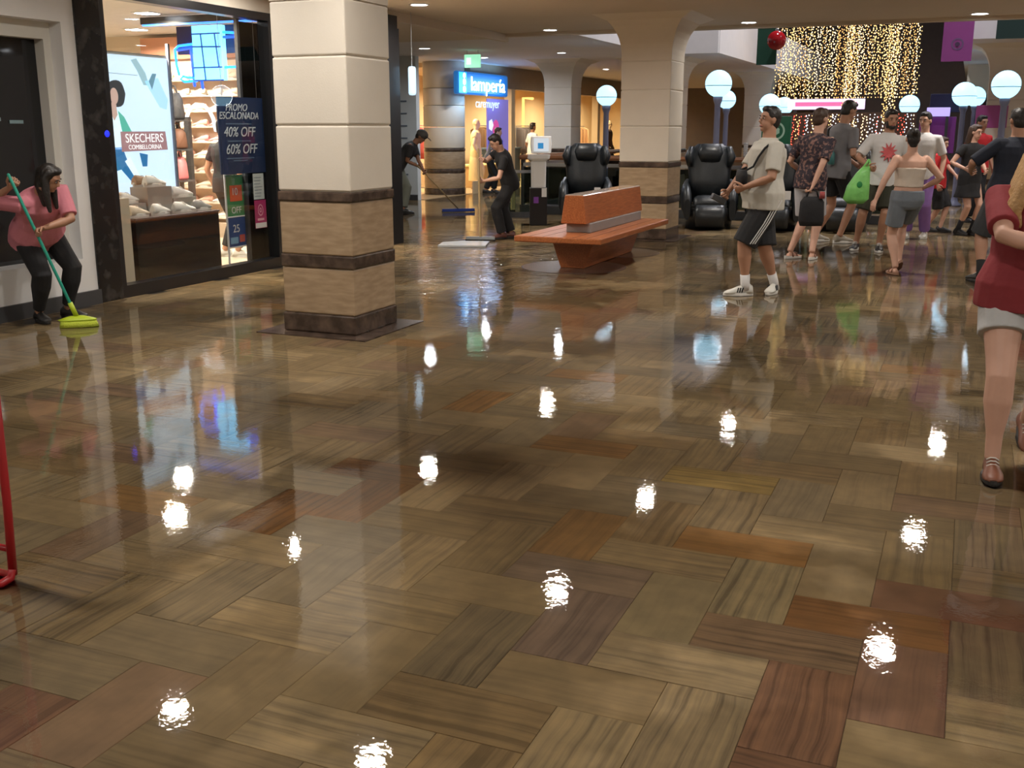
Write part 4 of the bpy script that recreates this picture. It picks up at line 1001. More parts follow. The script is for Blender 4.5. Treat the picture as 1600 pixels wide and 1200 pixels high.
# red tubular stand at the left edge
rs = empty('red_stand', (-2.95, 2.48, .001)); tag(rs, 'red tubular steel stand cut off by the left edge of the picture', 'stand')
RED = mat('red_paint', (0.38, 0.015, 0.02), .28, vary=.08)
for dx in (0, -.5):
    MB().tube([(dx, 0, .03), (dx, .01, .3), (dx, .02, 1.2)], .015, 10).build('upright', RED, rs, True)
    MB().tube([(dx, 0, .05), (dx, -.012, .022), (dx - .002, -.05, .016), (dx - .03, -.085, .016), (dx - .10, -.10, .016), (dx - .3, -.10, .016)], .015, 10, True).build('foot', RED, rs, True)
    MB().tube([(dx, 0, .04), (dx - .02, .012, .018), (dx - .10, .02, .016), (dx - .28, .02, .016)], .013, 10, True).build('foot', RED, rs, True)
MB().tube([(0, .02, 1.19), (-.5, .02, 1.19)], .015, 10).build('crossbar', RED, rs, True)
MB().tube([(0, .01, .12), (-.5, .01, .12)], .012, 10).build('crossbar', RED, rs, True)
MB().box(-.49, -.05, .005, .02, .55, 1.15).build('sign_plate', mat('red_plate', (0.30, 0.02, 0.02), .4), rs)

# ------------------------------------------------------------------ people
SKIN = {'tan': mat('skin_tan', (0.42, 0.22, 0.14), .5, vary=.08, vscale=14), 'fair': mat('skin_fair', (0.58, 0.34, 0.25), .5, vary=.08, vscale=14), 'brown': mat('skin_brown', (0.27, 0.13, 0.075), .5, vary=.08, vscale=14)}
HAIRC = {'black': mat('hair_black', (0.012, 0.009, 0.008), .45, vary=.3, vscale=40, bump=.3, bscale=60), 'brown': mat('hair_brown', (0.045, 0.022, 0.012), .5, vary=.3, vscale=40, bump=.3, bscale=60), 'blonde': mat('hair_blonde', (0.42, 0.24, 0.09), .5, vary=.35, vscale=40, bump=.4, bscale=60)}
def cloth(n, c, rough=.85): return mat('cloth_' + n, c, rough, vary=.16, vscale=7, bump=.35, bscale=11)
EYE, BROW, LIP = mat('eye_dark', (0.02, 0.012, 0.01), .2), mat('brow_dark', (0.02, 0.013, 0.01), .8), mat('lip', (0.33, 0.11, 0.09), .5)
EYEW = mat('eye_white', (0.42, 0.37, 0.34), .4)
Z = V((0, 0, 1))

def ik(a, t, l1, l2, pole):
    a, t = V(a), V(t); d = t - a; L = d.length
    if L > (l1 + l2) * .995:
        t = a + d * ((l1 + l2) * .995 / L); d = t - a; L = d.length
    x = (l1 * l1 - l2 * l2 + L * L) / (2 * L); h = math.sqrt(max(0, l1 * l1 - x * x))
    u = d.normalized(); p = V(pole); p = p - u * p.dot(u)
    p = p.normalized() if p.length > 1e-5 else u.orthogonal().normalized()
    return a + u * x + p * h, t

def remeshed(name, b, m, parent, vox, extra=None, smooth=4):
    o = b.build(name, m, parent)
    md = o.modifiers.new('remesh', 'REMESH'); md.mode = 'VOXEL'; md.voxel_size = vox
    sm = o.modifiers.new('smooth', 'SMOOTH'); sm.factor = .5; sm.iterations = smooth
    PENDING.append(('person', o, m, extra))
    return o

def chain(pts, fr):
    """point at fraction fr of the polyline length"""
    L = [(pts[i + 1] - pts[i]).length for i in range(len(pts) - 1)]; s = fr * sum(L)
    for i, l in enumerate(L):
        if s <= l or i == len(L) - 1: return pts[i] + (pts[i + 1] - pts[i]) * (s / l)
        s -= l

def add_hand(body, fing, w, hd, td, n, s, curl, spread=1.0):
    """w wrist, hd hand direction, td thumb side, n palm normal (fingers curl towards n)"""
    k = w + hd * .085 * s
    body.loft([(w - hd * .01 * s, td * .024 * s, n * .019 * s), (w + hd * .03 * s, td * .036 * s, n * .017 * s), (k, td * .041 * s, n * .014 * s), (k + hd * .012 * s, td * .036 * s, n * .009 * s)], 12)
    for q, (off, ln) in enumerate(((.031, .072), (.0105, .081), (-.0105, .076), (-.031, .060))):
        p = k - hd * .012 * s + td * off * s; d = (hd + td * off * 2.2 * spread).normalized(); pts, rad = [p], [.0098 * s]
        a = 0
        for sg, f in enumerate((.46, .31, .26)):
            a += curl * (.8 if sg == 0 else 1.0)
            dd = (d * math.cos(a) + n * math.sin(a)).normalized(); p = p + dd * ln * f * s; pts.append(p); rad.append((.0092, .0084, .0068)[sg] * s)
        fing.tube(pts, rad, 7, True)
    p = w + hd * .022 * s + td * .022 * s; d = (hd * .6 + td * .8 + n * .25).normalized(); d2 = (hd * .85 + td * .25 + n * .45 * (1 + curl)).normalized()
    fing.tube([p, p + d * .042 * s, p + d * .042 * s + d2 * .03 * s, p + d * .042 * s + d2 * .052 * s], [.0135 * s, .0115 * s, .0098 * s, .0075 * s], 8, True)

def person(loc, label, H=1.70, face=180, pelvis=(0, 0, None), spine=(0, 0, 1), head=(0, 0), feet=None, hands=None, elbow=(None, None), fat=1.0, belly=0.0, curl=.45, vox=.009,
           skin='tan', hair=('short', 'black'), top=None, bottom=None, shoes=None, socks=None, name='person', cat='person', yaw=None, features=True, knee=None, hair_extra=None):
    s = H / 1.75
    root = empty(name, (loc[0], loc[1], .004), CAM_YAW if yaw is None else yaw)
    tag(root, label, cat)
    a = R(face); f0 = V((-math.sin(a), math.cos(a), 0)); r0 = V((math.cos(a), math.sin(a), 0))
    u = V(spine).normalized(); f = (f0 - u * f0.dot(u)).normalized(); rt = f.cross(u).normalized()
    hz = .905 * s if pelvis[2] is None else pelvis[2]
    P = V((pelvis[0], pelvis[1], hz)); T = .545 * s
    sk = SKIN[skin] if skin in SKIN else skin
    def ringat(t, grow=0.0):
        tab = [(-.22, .085, .075), (-.14, .150, .105), (-.02, .172, .122), (.15, .165, .115), (.36, .142, .105), (.55, .148, .112), (.72, .168, .118), (.84, .172, .108), (.92, .150, .088), (.98, .085, .07), (1.04, .058, .058), (1.22, .054, .056)]
        for i in range(len(tab) - 1):
            if tab[i][0] <= t <= tab[i + 1][0]:
                q = (t - tab[i][0]) / (tab[i + 1][0] - tab[i][0]); w = tab[i][1] + (tab[i + 1][1] - tab[i][1]) * q; d = tab[i][2] + (tab[i + 1][2] - tab[i][2]) * q
                break
        else: w, d = tab[-1][1:] if t > 1 else tab[0][1:]
        k = fat if t < .9 else 1 + (fat - 1) * .35
        bz = belly * math.exp(-((t - .22) / .25) ** 2)
        c = P + u * T * t + f * bz * .5 * s
        return (c, rt * ((w * k + bz * .3) * s + grow), f * ((d * k + bz * .5) * s + grow))
    body, fing = MB(), MB()
    body.loft([ringat(t) for t in (-.22, -.14, -.02, .15, .36, .55, .72, .84, .92, .98, 1.04, 1.22)], 18)
    # legs
    feet = feet or [(-.10, 0, 0, None), (.10, 0, 0, None)]
    legs = []
    for side, ft in zip((-1, 1), feet):
        hip = P - u * .02 * s + rt * side * .092 * s * (1 + (fat - 1) * .5)
        ta = R(ft[3]) if len(ft) > 3 and ft[3] is not None else a
        td = V((-math.sin(ta), math.cos(ta), 0)); lift = ft[2]
        pitch = R(ft[4]) if len(ft) > 4 else 0.0
        fd = (td * math.cos(pitch) - Z * math.sin(pitch)).normalized(); fu = (Z * math.cos(pitch) + td * math.sin(pitch)).normalized()
        ank = V((ft[0], ft[1], .085 * s + lift))
        kn, ank = ik(hip, ank, .435 * s, .42 * s, (td if knee is None else V(knee)) + Z * .05)
        legs.append((side, hip, kn, ank, fd, fu))
        g = 1 + (fat - 1) * .7
        body.tube([hip + Z * .03, chain([hip, kn], .3), chain([hip, kn], .75), kn, chain([kn, ank], .3), chain([kn, ank], .7), ank], [.088 * s * g, .082 * s * g, .062 * s * g, .056 * s * g, .057 * s * g, .041 * s, .037 * s], 14)
        heel = ank - fu * .05 * s - fd * .035 * s
        rf = fd.cross(fu)
        body.loft([(heel, rf * .028 * s, fu * .03 * s), (ank - fu * .04 * s + fd * .03 * s, rf * .034 * s, fu * .042 * s), (ank - fu * .055 * s + fd * .10 * s, rf * .042 * s, fu * .026 * s), (ank - fu * .065 * s + fd * .16 * s, rf * .040 * s, fu * .016 * s), (ank - fu * .068 * s + fd * .19 * s, rf * .028 * s, fu * .011 * s)], 12)
    # arms
    arms = []
    hands = hands or [None, None]
    for q, side in enumerate((-1, 1)):
        sh = P + u * T * .885 + rt * side * .178 * s * (1 + (fat - 1) * .45)
        h = hands[q]
        tgt = V(h[:3]) if h is not None else sh - Z * .50 * s + rt * side * .09 * s + f0 * .06 * s
        pole = V(elbow[q]) if elbow[q] is not None else (-f0 * .8 + rt * side * .5 - Z * .2)
        el, wr = ik(sh, tgt, .295 * s, .25 * s, pole)
        g = 1 + (fat - 1) * .6
        body.tube([sh, chain([sh, el], .5), el, chain([el, wr], .3), wr], [.052 * s * g, .046 * s * g, .038 * s * g, .037 * s * g, .025 * s], 12, True)
        hd = (wr - el).normalized(); td = (f0 * .8 + Z * .6); td = td - hd * td.dot(hd)
        td = td.normalized() if td.length > .1 else hd.orthogonal().normalized()
        n = hd.cross(td); 
        if n.dot(-rt * side - Z * .3) < 0: n = -n
        add_hand(body, fing, wr, hd, td, n, s, curl if h is None or len(h) < 4 else h[3])
        arms.append((side, sh, el, wr, hd, td, n))
    # head
    nb = P + u * T * 1.0
    hy, hp = R(face + head[0]), R(head[1])
    hf0 = V((-math.sin(hy), math.cos(hy), 0)); hu = (Z * math.cos(hp) + hf0 * math.sin(hp) + u * .25).normalized()
    hf = (hf0 - hu * hf0.dot(hu)).normalized(); hr = hf.cross(hu)
    c = nb + u * .075 * s + hu * .105 * s + hf * .02 * s
    k = s
    body.tube([nb - u * .03, c - hu * .06 * k], [.056 * s, .052 * s], 12)
    body.ell(c + hu * .02 * k - hf * .01 * k, hr * .075 * k, hf * .094 * k, hu * .098 * k, 18, 12)
    body.ell(c - hu * .045 * k + hf * .018 * k, hr * .058 * k, hf * .068 * k, hu * .07 * k, 16, 10)
    body.ell(c - hu * .095 * k + hf * .055 * k, hr * .026 * k, hf * .026 * k, hu * .02 * k)
    body.loft([(c + hu * .012 * k + hf * .080 * k, hr * .008 * k, hf * .008 * k), (c - hu * .025 * k + hf * .098 * k, hr * .013 * k, hf * .014 * k), (c - hu * .040 * k + hf * .090 * k, hr * .015 * k, hf * .014 * k)], 8)
    body.ell(c + hu * .028 * k + hf * .072 * k, hr * .055 * k, hf * .015 * k, hu * .012 * k)
    for sd in (-1, 1):
        body.ell(c - hu * .01 * k + hr * sd * .078 * k - hf * .008 * k, hr * .010 * k, hf * .018 * k, hu * .032 * k)
    remeshed('body', body, sk, root, vox, fing)
    if features:
        for sd in (-1, 1):
            MB().ell(c + hr * sd * .031 * k + hf * .0765 * k + hu * .002 * k, hr * .0125 * k, hf * .009 * k, hu * .0055 * k, 10, 6).build('eye', EYEW, root, True)
            MB().ell(c + hr * sd * .031 * k + hf * .083 * k + hu * .002 * k, hr * .007 * k, hf * .006 * k, hu * .007 * k, 8, 6).build('pupil', EYE, root, True)
            MB().ell(c + hr * sd * .033 * k + hf * .081 * k + hu * .024 * k, hr * .021 * k, hf * .008 * k, hu * .005 * k, 8, 5).build('eyebrow', BROW, root, True)
        MB().ell(c + hf * .080 * k - hu * .066 * k, hr * .024 * k, hf * .010 * k, hu * .0085 * k, 10, 6).build('mouth', LIP, root, True)
    # hair
    hs, hc = hair
    hm = HAIRC.get(hc)
    if hs:
        hb = MB()
        hb.ell(c + hu * .036 * k - hf * .020 * k, hr * .083 * k, hf * .093 * k, hu * .092 * k, 18, 12)
        hb.ell(c - hu * .010 * k - hf * .045 * k, hr * .074 * k, hf * .062 * k, hu * .085 * k, 16, 10)
        hb.ell(c + hu * .088 * k + hf * .035 * k, hr * .058 * k, hf * .048 * k, hu * .034 * k)
        if hs == 'beard':
            b2 = MB(); b2.ell(c - hu * .088 * k + hf * .048 * k, hr * .048 * k, hf * .042 * k, hu * .034 * k)
            for sd in (-1, 1): b2.ell(c - hu * .06 * k + hr * sd * .056 * k + hf * .02 * k, hr * .014 * k, hf * .035 * k, hu * .05 * k)
            remeshed('beard', b2, hm, root, .008)
        if hs == 'long':
            for sd in (-1, -.5, 0, .5, 1):
                b0 = c + hr * sd * .068 * k - hf * (.075 - .03 * abs(sd)) * k
                e = nb + rt * sd * .11 * s - f * (.10 - .05 * abs(sd)) * s - u * .20 * s
                hb.tube([c + hu * .05 * k - hf * .05 * k + hr * sd * .05 * k, b0 - hu * .03 * k, b0 - hu * .12 * k - hf * .01 * k, e], [.05 * k, .048 * k, .05 * k, .028 * k], 10, True)
        if hs == 'fringe':          # long hair falling forward beside the face
            for sd in (-1, 1):
                b0 = c + hr * sd * .075 * k - hf * .01 * k
                hb.tube([c + hu * .06 * k + hr * sd * .05 * k, b0, b0 - Z * .13 * k, b0 - Z * .27 * k + hf * .02 * k], [.045 * k, .036 * k, .036 * k, .018 * k], 10, True)
            hb.tube([c - hf * .07 * k + hu * .03 * k, c - hf * .09 * k - Z * .10 * k, c - hf * .07 * k - Z * .26 * k], [.06 * k, .055 * k, .025 * k], 10, True)
        if hs == 'bun':
            hb.ell(c - hf * .10 * k + hu * .07 * k, hr * .042 * k, hf * .042 * k, hu * .042 * k)
            hb.ell(c - hf * .06 * k - hu * .07 * k, hr * .05 * k, hf * .03 * k, hu * .05 * k)
        if hair_extra: hair_extra(hb, c, hr, hf, hu, k)
        remeshed('hair', hb, hm, root, .008, None, 2)
    # clothes
    if top:
        kind, m = top[0], top[1]; hem = top[2] if len(top) > 2 else -.20; slv = top[3] if len(top) > 3 else .62
        b = MB()
        if kind == 'tube':
            b.loft([ringat(t, .012) for t in (.28, .45, .6, .70)], 20)
        else:
            ts = [hem, hem * .3, .12, .36, .55, .72, .84, .92, .975]
            secs = []
            for t in ts:
                cc, ax, ay = ringat(max(-.05, t), .020 * s)
                cc = P + u * T * t + (cc - (P + u * T * max(-.05, t)))
                if t < .3: ax = ax * 1.06; ay = ay * 1.08
                if .2 < t < .6: ax = ax.normalized() * max(ax.length, (.16 * fat) * s); ay = ay.normalized() * max(ay.length, (.12 * fat) * s)
                secs.append((cc, ax, ay))
            b.loft(secs, 20)
            b.loft([ringat(.96, .012), ringat(1.03, .012)], 14)
            for side, sh, el, wr, hd, td, n in arms:
                e = chain([sh, el, wr], slv * .54 if slv <= 1 else slv - .02)
                g = 1 + (fat - 1) * .6
                if slv > .0:
                    pts = [sh - rt * side * .06 * s - u * .012 * s, sh - u * .004 * s] + ([chain([sh, e], .5), e] if slv <= 1 else [el, e]); rr = [.070 * s * g, .067 * s * g] + ([.063 * s * g, .062 * s * g] if slv <= 1 else [.056 * s, .045 * s])
                    b.tube(pts, rr, 14)
        remeshed('shirt' if kind != 'tube' else 'tube_top', b, m, root, vox, None, 3)
    if bottom:
        kind, m, fr = bottom
        b = MB()
        b.loft([ringat(t, .022 * s) for t in (-.22, -.15, -.08, -.02, .10, .20)], 20)
        for side, hip, kn, ank, fd, fu in legs:
            g = 1 + (fat - 1) * .7
            if kind == 'skirt': continue
            pts = [hip + Z * .04]; rr = [.104 * s * g]
            if kind == 'shorts':
                for q in (.2, .6, 1.0): pts.append(chain([hip, kn, ank], fr * q)); rr.append((.104 - .004 * q) * s * g)
            elif kind == 'tight':
                pts += [chain([hip, kn], .3), chain([hip, kn], .75), kn, chain([kn, ank], .3), chain([kn, ank], .7), chain([kn, ank], max(.75, 2 * fr - 1))]; rr += [.082 * s * g + .013, .064 * s * g + .015, .058 * s * g + .017, .059 * s * g + .015, .045 * s + .014, .040 * s + .013]
            else:
                pts += [chain([hip, kn], .3), chain([hip, kn], .75), kn, chain([kn, ank], .3), chain([kn, ank], .7), chain([kn, ank], max(.75, 2 * fr - 1))]; rr += [.084 * s * g + .016, .068 * s * g + .022, .062 * s * g + .026, .062 * s * g + .024, .056 * s + .022, .056 * s + .020]
            b.tube(pts, rr, 14)
        if kind == 'skirt':
            b.loft([(P + Z * .05, rt * .17 * s, f * .13 * s), (P - Z * .2 * s, rt * .21 * s, f0 * .17 * s), (P - Z * fr * s, rt * .24 * s, f0 * .2 * s)], 20)
        remeshed('shorts' if kind == 'shorts' else ('skirt' if kind == 'skirt' else 'trousers'), b, m, root, vox, None, 3)
    for side, hip, kn, ank, fd, fu in legs:
        if socks:
            MB().tube([chain([kn, ank], 1 - socks[1]), ank + (kn - ank).normalized() * .02, ank - fu * .03 * s], [.046 * s, .043 * s, .044 * s], 12).build('sock', socks[0], root, True)
        if shoes:
            um, som, style = shoes
            rf = fd.cross(fu); o0 = ank - fu * .083 * s - fd * .075 * s; kk = s * (1.04 if style != 'sandal' else .98)
            def tr(mb, hi=1.0):
                x = MB(); x.f = mb.f; x.v = [tuple(o0 + rf * p[0] * kk * 1.08 + fd * p[1] * kk + fu * p[2] * kk * hi) for p in mb.v]; return x
            if style == 'sandal':
                b = MB()
                for y0 in (.10, .165): b.tube([o0 + rf * sg * .04 * kk + fd * y0 * kk + fu * (.02 if abs(sg) > .9 else .066) * kk for sg in (-1, -.6, 0, .6, 1)], .010 * kk, 6)
                sh_ = b.build('sandal', um, root, True)
            else:
                sh_ = tr(up_, 1.0).build('shoe', um, root, True)
            tr(so_, .9).build('sole', som, sh_)
            if style == 'laced': tr(la_).build('laces', MATS['shoe_laces'], sh_, True)
            if style == 'stripes':
                for q in range(3):
                    for sg in (-1, 1):
                        y0 = .115 + q * .022
                        MB().tube([o0 + rf * sg * .045 * kk + fd * y0 * kk + fu * .032 * kk, o0 + rf * sg * .034 * kk + fd * (y0 - .015) * kk + fu * .075 * kk], .006 * kk, 5).build('stripe', BLACK, sh_)
    return dict(root=root, P=P, u=u, f=f, rt=rt, f0=f0, T=T, s=s, c=c, arms=arms, legs=legs, nb=nb, ring=ringat)
def on_torso(w, path, grow=.036):
    out = []
    for t, ph in path:
        c, ax, ay = w['ring'](t, grow); out.append(c + ax * math.cos(R(ph)) + ay * math.sin(R(ph)))
    return out
def world_pt(root, p):
    a = root.rotation_euler.z; x, y, z = p
    return V((root.location.x + x * math.cos(a) - y * math.sin(a), root.location.y + x * math.sin(a) + y * math.cos(a), root.location.z + z))

C_BLK, C_PINK, C_LGREY, C_GREY, C_WHITE = cloth('black', (0.010, 0.010, 0.012)), cloth('pink', (0.58, 0.20, 0.25)), cloth('light_grey', (0.50, 0.48, 0.43)), cloth('mid_grey', (0.17, 0.17, 0.185)), cloth('white', (0.66, 0.65, 0.65))
C_NAVY, C_RED, C_OLIVE, C_DENIM = cloth('navy', (0.010, 0.014, 0.028)), cloth('red', (0.24, 0.028, 0.036)), cloth('olive', (0.035, 0.035, 0.022)), cloth('denim', (0.17, 0.20, 0.24))
FLORAL = two_tone('cloth_floral', (0.025, 0.018, 0.028), (0.22, 0.12, 0.10), 26, .5, .62, .85)
SOLE_W, SOLE_B, SHOE_B, SHOE_W = mat('sole_white', (0.7, 0.69, 0.66), .5), mat('sole_black', (0.015, 0.013, 0.012), .5), mat('shoe_dark', (0.014, 0.013, 0.013), .45), mat('shoe_pale', (0.62, 0.61, 0.56), .5)

# 1 the woman sweeping at the left
w = person((-6.88, 6.43), 'woman in a pink shirt and black trousers bending over a green-handled broom', H=1.54, face=232, pelvis=(-.06, .04, .735), spine=(.21, -.28, .31), head=(38, 26),
           feet=[(.10, .14, 0, 255), (-.06, -.05, 0, 225)], hands=[(.185, -.335, .79, 1.1), (-.045, -.36, 1.10, 1.1)], elbow=[(.9, .3, -.6), (-1, .2, .1)], fat=1.26, belly=.06, vox=.008,
           skin='tan', hair=('fringe', 'black'), top=('tee', C_PINK, -.16, .85), bottom=('tight', C_BLK, .95), shoes=(SHOE_B, SOLE_B, 'plain'))
br = empty('broom', w['root'].location, CAM_YAW); tag(br, 'broom with a green handle and a lime green head held by the woman in pink', 'broom')
p0, p1 = V((-.01, -.425, 1.20)), V((.33, -.27, .10))
MB().tube([p0, p1], .0125, 8, True).build('handle', mat('turquoise_plastic', (0.02, 0.33, 0.24), .35), br, True)
MB().tube([p1 + (p0 - p1).normalized() * .10, p1 - (p0 - p1).normalized() * .02], .02, 8).build('socket', mat('lime_plastic', (0.42, 0.55, 0.02), .4), br, True)
MB().loft([((.335, -.265, .085), (.05, .03, 0), (-.012, .018, 0)), ((.34, -.27, .06), (.14, .05, 0), (-.012, .03, 0)), ((.35, -.275, .05), (.13, .05, 0), (-.014, .034, 0))], 14, 3).build('head', MATS['lime_plastic'], br, True)
MB().loft([((.35, -.275, .05), (.125, .05, 0), (-.012, .03, 0)), ((.36, -.285, .001), (.14, .05, 0), (-.016, .045, 0))], 14, 3).build('bristles', mat('lime_bristle', (0.50, 0.60, 0.05), .8, bump=.6, bscale=120), br, True)

# 2 man in the cap with the long squeegee
w = person((-9.55, 17.55), 'man in a dark shirt and cap bending to push a squeegee by the black pier', H=1.72, face=262, pelvis=(-.20, 0, .86), spine=(.52, -.05, .62), head=(0, 40),
           feet=[(-.08, -.12, 0), (-.22, .12, 0)], hands=[(.34, -.18, .72, .9), (.20, .0, .86, .9)], skin='brown', hair=('short', 'black'), top=('tee', cloth('charcoal', (0.022, 0.022, 0.024)), -.12, .7), bottom=('pants', cloth('sage', (0.14, 0.15, 0.12)), .95), shoes=(SHOE_B, SOLE_B, 'plain'), vox=.011)
c, s = w['c'], w['s']; hb = MB()
hu = w['u']; hf = V((.85, -.1, -.5)).normalized(); hu = V((.5, 0, .85)).normalized(); hr = hf.cross(hu)
cap = empty('cap', w['root'].location, CAM_YAW); tag(cap, 'grey and black baseball cap on the bending man', 'cap')
MB().ell(c + hu * .05, hr * .10, hf * .115, hu * .085, 16, 10).build('crown', mat('cap_grey', (0.08, 0.075, 0.07), .8, vary=.6, vscale=14), cap, True)
MB().loft([(c + hu * .05 + hf * .08, hr * .085, hu * .008), (c + hu * .04 + hf * .15, hr * .075, hu * .007), (c + hu * .025 + hf * .195, hr * .04, hu * .005)], 12).build('brim', C_BLK, cap, True)
sq = empty('floor_squeegee', w['root'].location, CAM_YAW); tag(sq, 'long-handled blue squeegee pushed by the man in the cap', 'squeegee')
e = V((.92, .3, .06)); MB().tube([(.14, .0, .92), (.34, -.16, .74), e], .014, 6).build('handle', mat('pale_wood', (0.38, 0.27, 0.13), .5), sq, True)
MB().obox(e + V((.0, .0, -.02)), (.30, .08, 0), (-.008, .03, 0), (0, 0, .025)).build('head', mat('blue_plastic', (0.02, 0.05, 0.28), .4), sq); MB().obox(e + V((0, 0, -.045)), (.31, .083, 0), (-.003, .01, 0), (0, 0, .012)).build('rubber_blade', SOLE_B, sq)

# 3 the woman in black with the wooden pole
w = person((-6.12, 14.0), 'woman dressed all in black leaning over a wooden mop pole beside the bench', H=1.58, face=100, pelvis=(.13, .05, .80), spine=(-.13, -.22, .46), head=(10, 35),
           feet=[(.02, -.08, 0, 120), (.15, .08, 0, 95)], hands=[(-.22, -.27, .83, 1.1), (-.24, -.22, 1.13, 1.1)], elbow=[(.4, -.5, -.6), (.3, .8, .0)], skin='fair', hair=('short', 'black'), top=('tee', C_BLK, -.16, .6), bottom=('pants', C_BLK, .97), shoes=(mat('shoe_maroon', (0.12, 0.04, 0.03), .5), SOLE_B, 'plain'), vox=.010)
mo = empty('mop', w['root'].location, CAM_YAW); tag(mo, 'wooden pole with a wide grey floor wiper held by the woman in black', 'mop')
MB().tube([(-.305, -.275, 1.26), (-.28, -.33, .05)], .016, 8, True).build('handle', mat('pale_wood', (0.38, 0.27, 0.13), .5), mo, True)
MB().obox((-.28, -.33, .04), (.20, -.02, 0), (.003, .035, 0), (0, 0, .018)).build('head', mat('grey_plastic', (0.22, 0.24, 0.26), .4), mo); MB().obox((-.28, -.345, .014), (.21, -.02, 0), (.003, .012, 0), (0, 0, .012)).build('rubber_blade', SOLE_B, mo)
dp = MB().prism([(-.34, -.28), (.30, -.34), (.34, .22), (-.05, .30), (-.30, .12)], .0, .022, 'z').build('floor_board', mat('wet_board', (0.34, 0.36, 0.38), .2), loc=(-6.25, 13.05, .004)); dp.rotation_euler.z = R(23); tag(dp, 'flat grey board lying in the water at the feet of the woman in black', 'board')

# 4 the man in the grey shirt
w = person((-1.77, 10.16), 'man in a light grey shirt and black striped shorts with a cross-body bag, facing left', H=1.74, face=98, pelvis=(.03, 0, .90), spine=(.02, 0, 1), head=(8, -8),
           feet=[(-.13, -.10, 0, 95), (.19, .08, 0, 150)], hands=[(-.20, -.20, 1.02, .9), (-.33, .02, .94, .9)], elbow=[(.7, -.7, -.6), (.6, .7, -.6)], fat=1.24, belly=.06, vox=.008, skin='tan', hair=('short', 'black'),
           top=('tee', C_LGREY, -.17, .80), bottom=('shorts', C_BLK, .52), shoes=(SHOE_W, SOLE_W, 'stripes'), socks=(C_WHITE, .28))
for q in range(3):
    side, hip, kn, ank, fd, fu = w['legs'][0]
    MB().tube([hip + V((.05 + q * .022, -.118, .02)), chain([hip, kn], .5) + V((.045 + q * .022, -.122, 0)), chain([hip, kn], 1.0) + V((.03 + q * .022, -.115, 0))], .0055, 5).build('side_stripe', C_WHITE, w['root'])
cb = empty('crossbody_bag', w['root'].location, CAM_YAW); tag(cb, 'small black cross-body bag with a strap on the man in the grey shirt', 'bag')
bc = on_torso(w, [(.36, 95)], .075)[0]
MB().loft([(bc - Z * .08, w['rt'] * .08, w['f'] * .03), (bc, w['rt'] * .10, w['f'] * .04), (bc + Z * .07, w['rt'] * .09, w['f'] * .028)], 14, 3).build('pouch', C_BLK, cb, True)
MB().tube([bc + w['rt'] * -.07 + Z * .06] + on_torso(w, [(.55, 115), (.72, 128), (.86, 140), (.93, 155), (.96, 185), (.90, 230), (.7, 262), (.5, 290)]), .011, 6).build('strap', C_BLK, cb, True)
MB().tube([bc + w['rt'] * .07 + Z * .06] + on_torso(w, [(.52, 55), (.60, 20), (.60, -20)], .03), .011, 6).build('strap', C_BLK, cb, True)

ph = empty('camera_device', w['root'].location, CAM_YAW); tag(ph, 'dark hand-held device in the hand of the man in the grey shirt', 'device')
MB().obox((-.405, .0, .90), (.06, 0, -.03), (0, .05, 0), (.012, 0, .024)).build('body', DARKGREY, ph, bevel=.006); MB().obox((-.445, .0, .93), (.012, 0, .004), (0, .02, 0), (-.003, 0, .01)).build('knob', STEEL, ph)

# 5 the man in the patterned shirt
w = person((-1.78, 13.2), 'man in a dark patterned shirt and pale shorts carrying a black bag, seen from behind', H=1.78, face=318, pelvis=(.05, 0, .92), spine=(.10, .02, 1), head=(-20, 2), feet=[(-.14, .02, 0, 300), (.10, -.08, 0, 330)],
           hands=[(.02, .25, 1.02), (.02, -.22, .88, .9)], skin='fair', hair=('short', 'brown'), top=('tee', FLORAL, -.16, .8), bottom=('shorts', cloth('pale', (0.42, 0.42, 0.45)), .45), shoes=(mat('sandal_brown', (0.16, 0.07, 0.04), .6), SOLE_W, 'sandal'), vox=.010)
cbg = empty('carrier_bag', world_pt(w['root'], (.02, -.24, .42)), CAM_YAW); tag(cbg, 'black bag hanging from the hand of the man in the patterned shirt', 'bag')
MB().loft([((0, 0, 0), (.13, 0, 0), (0, .06, 0)), ((0, 0, .06), (.15, 0, 0), (0, .075, 0)), ((0, 0, .28), (.14, 0, 0), (0, .06, 0)), ((0, 0, .34), (.10, 0, 0), (0, .03, 0))], 16, 3).build('body', C_BLK, cbg, True)
MB().tube([(-.07, 0, .33), (-.05, 0, .40), (.0, .0, .425), (.05, 0, .40), (.07, 0, .33)], .010, 6).build('handle', C_BLK, cbg, True)
MB().loft([((.10, -.05, .32), (.035, 0, 0), (0, .02, 0)), ((.10, -.05, .40), (.03, 0, 0), (0, .018, 0))], 10).build('red_pouch', cloth('red_pouch', (0.3, 0.06, 0.06)), cbg, True)

